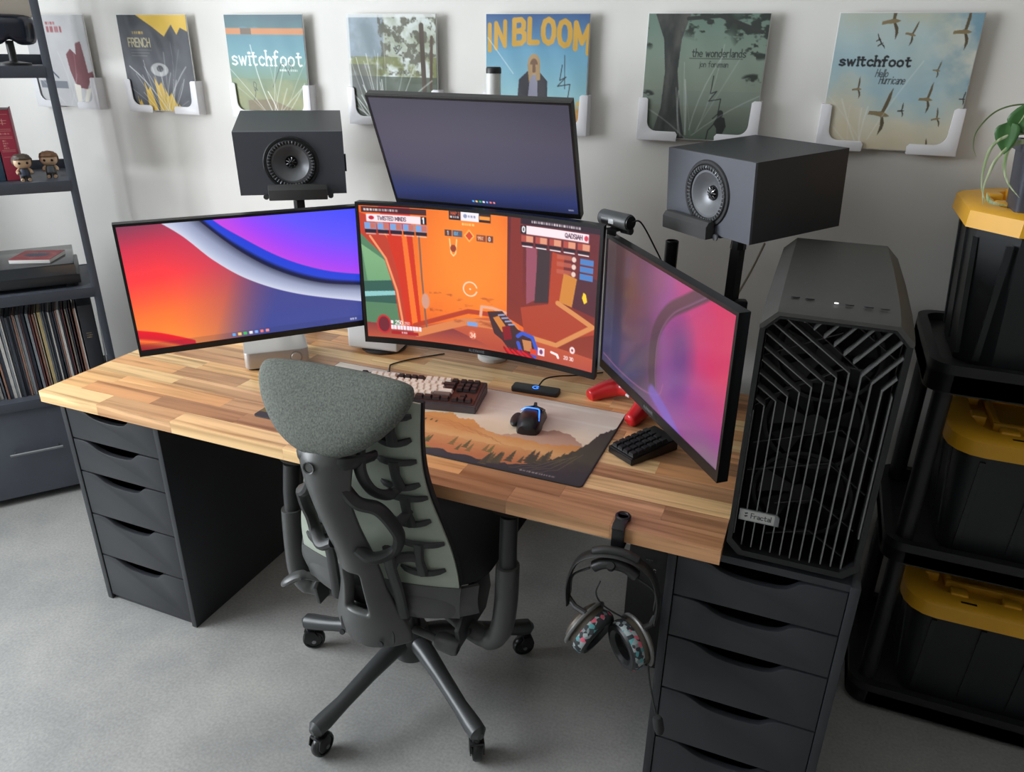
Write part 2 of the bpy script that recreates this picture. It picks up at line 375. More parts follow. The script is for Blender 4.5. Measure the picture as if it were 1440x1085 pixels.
def wall_open(name, axis, pos, a0, a1, o0, o1, oz0, oz1, sgn, label):
    bm = None
    for p in ((a0, o0, 0, ZC), (o1, a1, 0, ZC), (o0, o1, 0, oz0), (o0, o1, oz1, ZC)):
        lo, hi = (pos-.2, pos) if sgn < 0 else (pos, pos+.2)
        bm = bx(lo, hi, p[0], p[1], p[2], p[3], bm=bm) if axis == 'x' else bx(p[0], p[1], lo, hi, p[2], p[3], bm=bm)
    return struct(new_obj(name, bm, WALL_FAR if axis == 'y' else WALL), label)
wall_open('wall_left', 'x', X0, Y0, WALL_Y, -2.4, -.1, .84, 2.42, -1, 'off white painted wall with the big window')
wall_open('wall_front', 'y', Y0, X0, X1, .05, 1.95, 1.1, 2.4, -1, 'grey painted wall facing the desk')
FRAME = mat('window_frame_white', (235, 235, 233), .4)
GLASS = mat('window_glass', (245, 250, 250), .02, trans=1.0)
def window(name, axis, pos, o0, o1, z0, z1, n):
    w = empty(name); struct(w, 'white framed window')
    def b(a0, a1, p0, p1, zz0, zz1): return bx(p0, p1, a0, a1, zz0, zz1) if axis == 'x' else bx(a0, a1, p0, p1, zz0, zz1)
    P0, P1 = pos-.14, pos-.08
    for a0, a1, q0, q1 in ((o0, o1, z0, z0+.05), (o0, o1, z1-.05, z1), (o0, o0+.05, z0+.05, z1-.05), (o1-.05, o1, z0+.05, z1-.05)):
        new_obj('window_frame', b(a0, a1, P0, P1, q0, q1), FRAME, w)
    for k in range(n):
        c0 = o0+.05+(o1-o0-.1)*k/n; c1 = o0+.05+(o1-o0-.1)*(k+1)/n
        if k: new_obj('mullion', b(c0-.02, c0+.02, P0, P1, z0+.05, z1-.05), FRAME, w)
        new_obj('pane', b(c0+.02, c1-.02, pos-.113, pos-.107, z0+.05, z1-.05), GLASS, w)
window('window_1', 'x', X0, -2.4, -.1, .84, 2.42, 3)
window('window_2', 'y', Y0, .05, 1.95, 1.1, 2.4, 2)  # unseen window behind the camera, added with the fill lamp
# ================================================================== DESK
DZ = .7326; DB = .70; DX = 1.8514; DY = .7765
def wood_mat():
    m = bpy.data.materials.new('acacia_butcher_block'); m.use_nodes = True; n = m.node_tree.nodes; l = m.node_tree.links; b = n['Principled BSDF']
    oi = n.new('ShaderNodeObjectInfo'); ge = n.new('ShaderNodeNewGeometry')
    off = n.new('ShaderNodeVectorMath'); off.operation = 'MULTIPLY_ADD'
    cmb = n.new('ShaderNodeCombineXYZ'); l.new(oi.outputs['Random'], cmb.inputs[0]); l.new(oi.outputs['Random'], cmb.inputs[1])
    sc = n.new('ShaderNodeVectorMath'); sc.operation = 'SCALE'; sc.inputs['Scale'].default_value = 37.0; l.new(cmb.outputs[0], sc.inputs[0])
    mp = n.new('ShaderNodeMapping'); mp.inputs['Scale'].default_value = (2.6, 46, 46); l.new(ge.outputs['Position'], mp.inputs[0])
    ad = n.new('ShaderNodeVectorMath'); ad.operation = 'ADD'; l.new(mp.outputs[0], ad.inputs[0]); l.new(sc.outputs[0], ad.inputs[1])
    nz = n.new('ShaderNodeTexNoise'); nz.inputs['Scale'].default_value = 1.0; nz.inputs['Detail'].default_value = 7; nz.inputs['Roughness'].default_value = .55; nz.inputs['Distortion'].default_value = .6; l.new(ad.outputs[0], nz.inputs['Vector'])
    base = n.new('ShaderNodeValToRGB'); e = base.color_ramp.elements
    e[0].position = 0; e[0].color = rgba((183, 135, 97)); e[1].position = .9; e[1].color = rgba((241, 200, 144))
    for p, c in ((.12, (231, 174, 118)), (.26, (202, 152, 110)), (.4, (237, 187, 129)), (.52, (222, 161, 110)), (.64, (209, 163, 118)), (.76, (246, 207, 152))):
        q = e.new(p); q.color = rgba(c)
    base.color_ramp.interpolation = 'CONSTANT'; l.new(oi.outputs['Random'], base.inputs[0])
    gr = n.new('ShaderNodeValToRGB'); g = gr.color_ramp.elements; g[0].position = .28; g[0].color = (.46, .38, .32, 1); g[1].position = .74; g[1].color = (1.22, 1.2, 1.16, 1)
    q = g.new(.40); q.color = (.80, .76, .72, 1); q = g.new(.5); q.color = (1.0, .98, .96, 1); q = g.new(.6); q.color = (1.05, 1.04, 1.02, 1); l.new(nz.outputs[0], gr.inputs[0])
    # broad streaks: pale sapwood lines and darker heartwood bands
    mp2 = n.new('ShaderNodeMapping'); mp2.inputs['Scale'].default_value = (1.1, 30, 30); l.new(ge.outputs['Position'], mp2.inputs[0])
    ad2 = n.new('ShaderNodeVectorMath'); ad2.operation = 'ADD'; l.new(mp2.outputs[0], ad2.inputs[0]); l.new(sc.outputs[0], ad2.inputs[1])
    n2 = n.new('ShaderNodeTexNoise'); n2.inputs['Scale'].default_value = 1.0; n2.inputs['Detail'].default_value = 2; n2.inputs['Distortion'].default_value = .3; l.new(ad2.outputs[0], n2.inputs['Vector'])
    st = n.new('ShaderNodeValToRGB'); h = st.color_ramp.elements; h[0].position = .30; h[0].color = (.66, .58, .52, 1); h[1].position = .72; h[1].color = (1.34, 1.42, 1.5, 1)
    q = h.new(.42); q.color = (.95, .94, .93, 1); q = h.new(.62); q.color = (1.03, 1.03, 1.03, 1); q = h.new(.655); q.color = (1.28, 1.34, 1.4, 1); l.new(n2.outputs[0], st.inputs[0])
    mx = n.new('ShaderNodeMix'); mx.data_type = 'RGBA'; mx.blend_type = 'MULTIPLY'; mx.inputs[0].default_value = 1; l.new(base.outputs[0], mx.inputs[6]); l.new(gr.outputs[0], mx.inputs[7])
    mx2 = n.new('ShaderNodeMix'); mx2.data_type = 'RGBA'; mx2.blend_type = 'MULTIPLY'; mx2.inputs[0].default_value = 1; mx2.clamp_result = False; l.new(mx.outputs[2], mx2.inputs[6]); l.new(st.outputs[0], mx2.inputs[7]); l.new(mx2.outputs[2], b.inputs['Base Color'])
    b.inputs['Roughness'].default_value = .36; b.inputs['Specular IOR Level'].default_value = .45
    return m
WOOD = wood_mat()
desk = empty('desk', (0, 0, 0), 0, 'long butcher block wood desk top resting on two black drawer units', 'desk')
plank_me = None
def plank(x0, x1, y0, y1):
    global plank_me
    if plank_me is None:
        o = new_obj('plank', box(1, 1, 1), WOOD, desk, smooth=False); plank_me = o.data
    else: o = link('plank', plank_me, desk)
    o.location = ((x0+x1)/2, (y0+y1)/2, (DZ+DB)/2); o.scale = (x1-x0-.0004, y1-y0-.0004, DZ-DB)
NR = 13; rw = DY/NR; rg = random.Random(21)
cuts = {0: [.215, .47, .82, 1.08, 1.40, 1.63], 1: [.09, .34, .62, .97, 1.26, 1.50, 1.72]}
for r in range(NR):
    xs = [0.0]
    if r in cuts: xs += cuts[r]
    else:
        x = rg.uniform(.10, .34)
        while x < DX-.1: xs.append(x); x += rg.uniform(.22, .46)
    xs.append(DX)
    for a, c in zip(xs, xs[1:]): plank(a, c, r*rw, (r+1)*rw)
# ================================================================== DRAWER UNITS
def drawer_front(w, h, scoop=True, d=.028):
    pts = [(-w/2, -h/2), (w/2, -h/2), (w/2, h/2)]
    if scoop:
        prof = [(.105, 0), (.085, .002), (.072, .008), (.062, .017), (.052, .0235), (.035, .0275), (.0, .029), (-.035, .0275), (-.055, .0245), (-.075, .018), (-.092, .0085), (-.108, .002), (-.125, 0)]
        pts += [(x, h/2-z) for x, z in prof]
    pts.append((-w/2, h/2)); return pts
def drawer_unit(x, y, label):
    t = empty('drawer_unit', (x, y, 0), 0, label, 'drawer unit', 'black five drawer units')
    w, d, h = .36, .58, .70
    c = bx(0, .018, 0, d, .0, h, .0012); c = bx(w-.018, w, 0, d, 0, h, .0012, bm=c); c = bx(.018, w-.018, .006, d, h-.016, h, bm=c); c = bx(.018, w-.018, .006, d, .014, .03, bm=c); c = bx(.018, w-.018, d-.01, d, .03, h-.016, bm=c)
    c = bx(.018, w-.018, .012, .028, 0, .014, bm=c)
    new_obj('carcass', c, BLACK_FURN, t)
    zs = [.684, .578, .470, .322, .172, .018]
    for a, b in zip(zs, zs[1:]):
        hh = a-b-.0042
        dr = new_obj('drawer', prism(drawer_front(w-.039, hh), .016, .0022), BLACK_FURN, t, (w/2, .002, b+hh/2+.0018))
        bb = bx(-.145, .145, .0, .45, -hh/2+.008, -hh/2+.014); bb = bx(-.150, -.145, 0, .45, -hh/2+.008, hh/2-.034, bm=bb); bb = bx(.145, .150, 0, .45, -hh/2+.008, hh/2-.034, bm=bb)
        new_obj('drawer_box', bb, BLACK_PLASTIC, dr, (0, .016, 0))
    return t
drawer_unit(.0217, .034, 'black five drawer unit under the left end of the desk')
drawer_unit(1.7479, .030, 'black five drawer unit under the computer tower')
# ================================================================== RECORD COVERS ON THE WALL
LP_Y, LP_S, LP_TOP = .941, .315, 1.7055
COVER = print_mat('printed_cover', .55, coat=.06)
SLEEVE_EDGE = mat('sleeve_card', (214, 214, 212), .4)
def sleeve_glints(c, n, seed, a=.5, fan=(.55, 1.05)):
    """reflections on creases of the clear outer sleeve, painted as thin pale streaks"""
    g = random.Random(seed)
    for k in range(n):
        x0 = fan[0]+g.uniform(-.08, .08); y0 = fan[1]; ang = g.uniform(-2.5, -.6); L = g.uniform(.35, .85)
        p = []; bend = g.uniform(-.25, .25)
        for i in range(7):
            q = i/6; p.append((x0+math.cos(ang+bend*q)*L*q+.02, y0+math.sin(ang+bend*q)*L*q))
        if all(-.1 < a_[0] < 1.1 for a_ in p): c.stroke(p[1:], g.uniform(.004, .014), (238, 240, 240), a*g.uniform(.4, 1), soft=.008)  # pale glint on the sleeve, painted into the cover colours
def scribble(c, x, y, s, col, seed):
    g = random.Random(seed); p = [(x, y)]
    for k in range(9): p.append((p[-1][0]+g.uniform(-.2, .35)*s, p[-1][1]+g.uniform(-.55, .5)*s))
    c.stroke([tuple(v)[:2] for v in catmull([(a, b, 0) for a, b in p], 5)], .007, col, .85)
def cover_grey_red():
    c = Canvas(110, 110); n = c.noise(2, 2, 1); c.grad([(0, (176, 176, 178)), (1, (206, 206, 206))], n)
    c.dashes(.38, .075, .03, 4, (160, 60, 66), .8, 2); c.dashes(.38, .125, .06, 4, (150, 52, 60), .9, 3)
    c.poly([(.62, .42), (.70, .36), (.78, .42), (.80, .30), (.88, .28), (.90, .42), (.92, .62), (.99, .60), (1.0, .70), (.93, .70), (.86, .80), (.70, .78), (.64, .60)], (112, 44, 54))
    c.poly([(.66, .74), (.76, .76), (.72, 1.0), (.66, 1.0)], (232, 228, 216)); c.poly([(.84, .80), (.93, .78), (.80, 1.0), (.75, 1.0)], (232, 228, 216))
    c.stroke([(.2, .42), (.3, .58), (.42, .68)], .02, (64, 76, 92)); scribble(c, .1, .2, .12, (70, 78, 96), 4); c.rect(.1, .72, .55, .8, (92, 98, 110), .75)
    sleeve_glints(c, 6, 3, .3); return c
def cover_yellow_black():
    c = Canvas(130, 130); n = c.noise(3, 3, 2); c.grad([(0, (44, 47, 54)), (1, (84, 88, 96))], n)
    c.poly([(.28, 0), (1, 0), (1, .17), (.9, .13), (.84, .2), (.78, .1), (.66, .22), (.5, .12)], (222, 184, 64))
    for k, (a, t, w_) in enumerate([(.12, .82, .06), (.26, .68, .1), (.42, .63, .12), (.55, .74, .12), (.66, .86, .09)]):
        c.poly([(a, t), (a+w_*.4, t+.1), (a+w_*.8, t+.06), (a+w_*1.5, 1), (a+.02, 1)], (220, 180, 58))
    c.dashes(.2, .17, .028, 5, (214, 180, 84), 1, 4); c.text('FRENCH', .12, .24, .085, (196, 186, 142), .15)
    for k in range(3): c.stroke([(.14, .36+.03*k), (.45-.04*k, .36+.03*k)], .006, (150, 150, 146), .6)
    c.ell(.52, .56, .13, .07, (206, 208, 204), .7); c.ell(.53, .55, .05, .035, (48, 50, 56))
    sleeve_glints(c, 22, 8, .75, (.55, 1.1)); return c
def cover_teal():
    c = Canvas(150, 150); f = c.Y+.12*(c.noise(3, 3, 5)-.5)
    c.grad([(0, (58, 92, 104)), (.12, (70, 110, 116)), (.13, (74, 128, 146)), (.4, (98, 150, 160)), (.62, (110, 140, 116)), (.82, (148, 146, 96)), (1, (120, 130, 96))], f)
    c.gradmask(((c.Y > .62) & (c.Y < .98)).astype(float), [(0, (70, 100, 76)), (1, (176, 170, 116))], c.noise(6, 6, 9), .55)
    c.rect(0, .13, 1, .19, (196, 128, 76)); c.rect(.2, .13, .34, .19, (64, 68, 66), .7)
    c.text('switchfoot', .045, .345, .142, (240, 244, 242), .12, serif=True, sx=1.0, gap=.20)
    c.dashes(.66, .52, .02, 9, (220, 226, 222), .9, 5); scribble(c, .3, .72, .16, (30, 40, 40), 12); scribble(c, .55, .7, .16, (30, 40, 40), 15)
    c.poly([(.2, .84), (.5, .82), (.85, .93), (.9, 1), (.2, .95)], (110, 84, 58), .6)
    sleeve_glints(c, 12, 21, .8, (.52, 1.08)); return c
def cover_park():
    c = Canvas(150, 150, (196, 200, 192)); n = c.noise(7, 7, 31); m = c.noise(16, 16, 33)
    c.gradmask((c.X > .02).astype(float), [(.3, (206, 214, 210)), (.7, (150, 158, 136))], n)
    c.put((c.X < .42)*(c.Y < .4), (108, 128, 152), .65)
    c.put(np.clip((m-.48)*9, 0, 1)*(c.Y < .55)*(c.X > .36), (70, 70, 52), .8); c.put(np.clip((n-.42)*6, 0, 1)*((c.Y > .38) & (c.Y < .62)), (110, 116, 60), .85)
    c.put(((c.Y > .56) & (c.Y < .72)).astype(float), (60, 72, 58), .8); c.put((c.Y > .70).astype(float), (74, 96, 58), .85)
    c.stroke([(.84, .1), (.86, .68)], .05, (70, 56, 42)); c.stroke([(.95, .2), (.93, .66)], .03, (80, 60, 46))
    c.put(np.clip((.42-c.X)*4, 0, 1)*(c.Y > .45), (74, 76, 78), .7)
    for k in range(3): c.stroke([(.35, .78+.05*k), (1, .74+.05*k)], .008, (210, 214, 206), .6)
    scribble(c, .55, .28, .14, (40, 42, 40), 40); c.rect(0, 0, 1, .03, (222, 224, 222), .8); c.rect(0, 0, .03, 1, (222, 224, 222), .8)
    sleeve_glints(c, 26, 44, .8, (.35, 1.1)); return c
def cover_bloom():
    c = Canvas(170, 170); c.grad([(0, (58, 92, 142)), (.3, (104, 160, 190)), (.7, (150, 196, 204)), (.82, (190, 190, 150)), (1, (176, 120, 56))], c.Y+.05*(c.noise(3, 3, 50)-.5))
    n = c.noise(14, 10, 51)
    c.gradmask(np.clip((c.Y-.74)*8, 0, 1), [(.3, (150, 92, 40)), (.6, (196, 136, 56)), (.8, (206, 150, 90))], n, .9)
    def bend(x, y): return (x, y+.62*(x-.5)**2*(.35+.9*(y-.03)))
    c.text('IN', .028, .045, .19, (206, 160, 62), .21, sx=.95, bend=bend, gap=.36); c.text('BLOOM', .285, .045, .19, (206, 160, 62), .24, sx=1.0, bend=bend, gap=.27)
    hx = .47
    c.poly([(hx-.15, .80), (hx-.13, .55), (hx-.05, .48), (hx+.07, .48), (hx+.15, .56), (hx+.16, .82)], (50, 50, 58)); c.poly([(hx-.02, .5), (hx+.05, .5), (hx+.06, .82), (hx-.05, .82)], (140, 140, 158))
    c.ell(hx+.015, .42, .062, .09, (176, 146, 104)); c.ell(hx+.015, .43, .04, .06, (116, 84, 64)); c.poly([(hx-.05, .42), (hx-.03, .58), (hx, .5), (hx, .42)], (170, 140, 98)); c.poly([(hx+.03, .42), (hx+.04, .56), (hx+.08, .55), (hx+.077, .42)], (170, 140, 98))
    g = random.Random(5)
    for k in range(26): c.ell(g.uniform(.02, .98), g.uniform(.72, .98), g.uniform(.012, .03), g.uniform(.012, .028), g.choice([(226, 150, 60), (222, 176, 70), (210, 110, 66), (196, 140, 60)]), .9)
    c.stroke([(.76, .42), (.74, .55), (.8, .52), (.72, .6), (.84, .58), (.82, .72), (.77, .76)], .008, (40, 40, 44)); c.stroke([(.78, .34), (.79, .62)], .006, (40, 40, 44))
    c.stroke([(.02, .2), (.28, .5)], .01, (225, 232, 234), .5); return c
def cover_tree():
    c = Canvas(200, 200); c.grad([(0, (104, 128, 116)), (.35, (128, 144, 130)), (.62, (132, 142, 126)), (.8, (106, 116, 104)), (1, (86, 100, 88))], c.Y+.06*(c.noise(3, 3, 60)-.5))
    c.rect(0, .6, 1, .72, (120, 134, 126), .5)
    trunk = [(.06, 0), (.36, 0), (.30, .2), (.29, .45), (.34, .75), (.40, 1), (.10, 1), (.17, .75), (.18, .45), (.15, .2)]
    c.gradmask(c.polymask(trunk), [(.3, (46, 50, 48)), (.8, (84, 84, 80))], c.noise(14, 4, 61))
    leaf = np.clip((c.noise(9, 14, 62)-.52)*12, 0, 1)
    for cx, cy, rx, ry in ((.5, .06, .3, .16), (.9, .12, .22, .2), (.95, .28, .12, .08), (.05, .15, .12, .14), (.92, .5, .1, .05), (.04, .64, .07, .04)):
        c.put(leaf*np.clip((1-np.hypot((c.X-cx)/rx, (c.Y-cy)/ry))*3, 0, 1), (40, 48, 42), .95)
    c.stroke([(.34, .04), (.6, .02), (.95, .14)], .03, (48, 52, 48))
    c.text('the wonderlands', .40, .27, .062, (34, 40, 38), .11, gap=.2, sx=.78); c.stroke([(.38, .345), (.82, .345)], .004, (40, 46, 44)); c.text('jon foreman', .47, .365, .045, (44, 50, 48), .1, sx=.85)
    c.stroke([(.6, .48), (.59, .62), (.64, .6), (.58, .68), (.68, .66), (.67, .78), (.63, .82)], .007, (30, 34, 34))
    c.ell(.69, .78, .025, .03, (40, 44, 42)); c.poly([(.64, .86), (.67, .8), (.73, .81), (.75, .88), (.71, .98), (.68, .98), (.67, .9)], (40, 44, 42)); c.stroke([(.65, .86), (.6, .92), (.59, 1)], .01, (40, 44, 42))
    sleeve_glints(c, 10, 66, .35, (.4, 1.05)); return c
def bird(c, x, y, s, ang, col, up=.9, dn=.8):
    ca, sa = math.cos(ang), math.sin(ang)
    def q(px, py): return (x+(px*ca-py*sa)*s, y+(px*sa+py*ca)*s)
    c.poly([q(-.16, -.03), q(.02, -.09), q(.06, -.36), q(.10, -.62*up-.1), q(.17, -.9*up-.05), q(.19, -.55*up), q(.16, -.25), q(.12, -.06)], [v*.72 for v in col])
    c.poly([q(-.10, .03), q(.05, .08), q(.12, .35), q(.12, .85*dn), q(.22, .55*dn), q(.22, .25), q(.13, .06)], [v*.62 for v in col])
    c.poly([q(-.34, -.05), q(-.16, -.07), q(.1, -.08), q(.24, -.02), q(.31, .02), q(.22, .06), q(.05, .08), q(-.16, .06), q(-.36, .07)], col)
def cover_birds():
    c = Canvas(230, 230); n = c.noise(2.2, 2.5, 70, 5); f = c.Y*.75+.5*(n-.5)
    c.grad([(0, (184, 188, 172)), (.2, (176, 194, 194)), (.42, (160, 188, 196)), (.6, (200, 196, 176)), (.8, (206, 192, 164)), (1, (176, 160, 132))], np.clip(f+.08, 0, 1))
    c.gradmask(np.clip((c.X-.62)*3, 0, 1)*np.clip((.7-c.Y)*3, 0, 1), [(.35, (112, 150, 170)), (.62, (206, 204, 190))], c.noise(4, 5, 71, 5), .8)
    for x, y, s, a in ((.38, .06, .2, -.15), (.53, .15, .12, .2), (.88, .13, .19, -.05), (.31, .19, .06, -.5), (.33, .22, .07, -.6), (.76, .40, .085, .1), (.22, .55, .11, -.12), (.42, .73, .24, .12), (.73, .61, .15, .02), (.57, .70, .075, -.1), (.83, .75, .1, -.25), (.98, .6, .07, 0), (.8, .98, .1, -.3), (.02, .84, .14, .1)):
        bird(c, x, y, s, a, (134, 118, 86) if s > .08 else (64, 60, 54))
    c.text('switchfoot', .055, .305, .072, (36, 38, 42), .2, serif=True, sx=1.12, gap=.2)
    c.text('Hello', .335, .40, .055, (52, 56, 60), .09, slant=.25, sx=.7); c.text('Hurricane', .37, .445, .06, (52, 56, 60), .09, slant=.25, sx=.62)
    sleeve_glints(c, 9, 75, .35, (.3, 1.05)); return c
covers = [(cover_grey_red, 'pale grey record cover with a dark red shape, behind the metal shelf', 'grey and red cover'), (cover_yellow_black, 'dark grey and yellow record cover with crumpled clear sleeve', 'grey and yellow cover'),
 (cover_teal, 'teal record cover with white lettering above the left speaker', 'teal cover'), (cover_park, 'record cover with a leafy park photo above the top monitor', 'leafy park cover'),
 (cover_bloom, 'blue record cover with arched golden lettering and a long haired figure', 'golden lettered cover'), (cover_tree, 'grey green record cover with a dark tree trunk, above right speaker', 'tree trunk cover'), (cover_birds, 'pale sky record cover with flying birds, beside the yellow lidded tote', 'flying birds cover')]
BR = .105
def bracket_bm(sgn):
    """corner clip: L-shaped lip in front, floor and side walls back to the wall; origin at the cover's lower corner"""
    w = .021; r = .026; o = .006
    P = [(-o, BR), (-o, -o), (BR, -o), (BR+.002, w-.009), (BR-.004, w-.002)]
    for k in range(7):
        a = math.radians(270-90*k/6); P.append((w+r+r*math.cos(a), w+r+r*math.sin(a)-.002))
    P += [(w-.002, BR-.004), (w-.008, BR)]
    b = prism(P, .0035, .0008); b = bx(-o, -.0005, .0035, .045, -o, BR, bm=b); b = bx(-.0005, BR, .0035, .045, -o, -.0005, bm=b)
    if sgn < 0: xform(b, Matrix.Scale(-1, 4, (1, 0, 0)))
    return b
brk = {}
LPX = [-.964, -.494, -.019, .456, .936, 1.401, 1.885]
LPX = [-.964+.4748*k for k in range(7)]
for k, (fn, lab, short) in enumerate(covers):
    x = LPX[k]; cv = fn()
    c = new_obj('record_cover', bx(0, LP_S, 0, .004, -LP_S, 0, .001), SLEEVE_EDGE, None, (x, LP_Y, LP_TOP)); tag(c, lab, 'record cover', 'record covers displayed on the wall')
    cv.panel('cover_print', COVER, LP_S-.004, LP_S-.004, c, (LP_S/2, -.0006, -LP_S/2), curve=lambda X, Z: -.0022*np.exp(-((np.abs(X/LP_S)*2)**4+(np.abs(Z/LP_S)*2)**4))*(1+.25*np.sin(23*X/LP_S+9*Z/LP_S)))
for k in range(8):
    short = covers[k][2] if k < 7 else None
    for sgn, nm in ((1, 'left'), (-1, 'right')):
        if k == 7 and sgn < 0: continue
        if sgn not in brk:
            o = new_obj('corner_bracket', bracket_bm(sgn), WHITE_PLASTIC); brk[sgn] = o.data
        else: o = link('corner_bracket', brk[sgn])
        x = (LPX[k] if k < 7 else LPX[6]+.4748) + (0 if sgn > 0 else LP_S)
        o.location = (x, LP_Y-.0085, LP_TOP-LP_S)
        tag(o, ('white corner bracket under the %s corner of the %s' % (nm, short)) if short else 'white corner bracket on the wall behind the potted plant', 'bracket', 'white wall brackets holding the covers')
# ================================================================== MONITORS
SCREEN = print_mat('lit_screen', .28, emit=1.06)
SCREEN_DIM = print_mat('lit_screen_glossy', .16, emit=.62)
BEZEL = mat('monitor_black', (20, 21, 23), .35)
def icons(c, x, y, s, n=7):
    cols = [(90, 170, 240), (240, 200, 110), (60, 190, 90), (235, 235, 240), (130, 170, 240), (240, 120, 110), (230, 140, 140)]
    for k in range(n): c.rect(x+k*s*1.7, y, x+k*s*1.7+s, y+s, cols[k % 7])
def wallpaper(c, flip=False):
    """abstract sweep: warm corner, blue field, pale ribbon"""
    X = c.X/c.A if not flip else 1-c.X/c.A; Y = c.Y
    f = X*1.0+.12*(Y-.5)
    c.grad([(0, (200, 70, 96)), (.5, (110, 70, 120)), (1, (70, 72, 150))], X)
    warm = np.clip(1.25-X*1.9, 0, 1); c.gradmask(warm, [(0, (128, 62, 88)), (.18, (206, 52, 78)), (.42, (255, 60, 64)), (.7, (255, 116, 52)), (1, (255, 150, 56))], np.clip(Y*.95+.25*X, 0, 1))
    blue = np.clip((X+.22*Y-.52)*4.2, 0, 1)*np.clip((Y-.18)*3, 0, 1); c.gradmask(blue, [(0, (80, 70, 128)), (1, (62, 74, 148))], Y)
    return X, Y
def curve_y(X, pts):
    P = catmull([(a, b, 0) for a, b in pts], 12); return np.interp(X, [p.x for p in P], [p.y for p in P])
def screen_left():
    c = Canvas(330, 186); X, Y = wallpaper(c)
    y1 = curve_y(X, [(-.1, -.4), (.10, -.1), (.24, .10), (.36, .33), (.5, .52), (.7, .68), (1, .82), (1.2, .9)])
    y2 = curve_y(X, [(-.1, -.9), (.2, -.25), (.33, .02), (.47, .27), (.62, .46), (.8, .60), (1, .67), (1.2, .72)])
    y3 = curve_y(X, [(-.1, -1.2), (.22, -.4), (.36, -.03), (.5, .18), (.66, .37), (.83, .50), (1, .57), (1.2, .62)])
    band = lambda a, b: np.clip((Y-a)*120+.5, 0, 1)*np.clip((b-Y)*120+.5, 0, 1)
    c.gradmask(band(y2, y1), [(0, (78, 84, 108)), (.35, (142, 150, 180)), (.75, (178, 186, 212)), (1, (206, 210, 228))], np.clip((Y-y2)/(y1-y2+1e-3), 0, 1))
    c.gradmask(band(y3-.0, y2), [(0, (40, 66, 214)), (.55, (42, 70, 206)), (.8, (24, 30, 70)), (1, (30, 34, 62))], np.clip((Y-y3)/(y2-y3+1e-3), 0, 1))
    c.gradmask(np.clip((y3-Y)*120+.5, 0, 1), [(0, (70, 78, 250)), (.4, (98, 84, 246)), (.75, (150, 70, 240)), (1, (190, 70, 226))], np.clip(1-(y3-Y)*1.6-(X-.55)*.25, 0, 1))
    c.put(np.clip((.5-X)*5, 0, 1)*np.clip((y3-Y)*20, 0, 1)*np.clip((.30-Y)*6, 0, 1), (206, 80, 214), .55)
    yb = curve_y(X, [(-.1, .78), (0, .82), (.1, .87), (.22, .96), (.3, 1.03), (1.2, 1.3)])
    c.gradmask(np.clip((Y-yb)*120, 0, 1), [(0, (232, 20, 40)), (.4, (206, 24, 42)), (.55, (246, 120, 50)), (.75, (196, 60, 36)), (1, (170, 20, 30))], np.clip((Y-yb)/.17, 0, 1))
    c.rect(0, .945, c.A, 1, (40, 44, 80), .18); icons(c, c.A*.5-.2, .956, .026); c.dashes(c.A-.11, .962, .018, 3, (220, 222, 236), .9, 3)
    return c
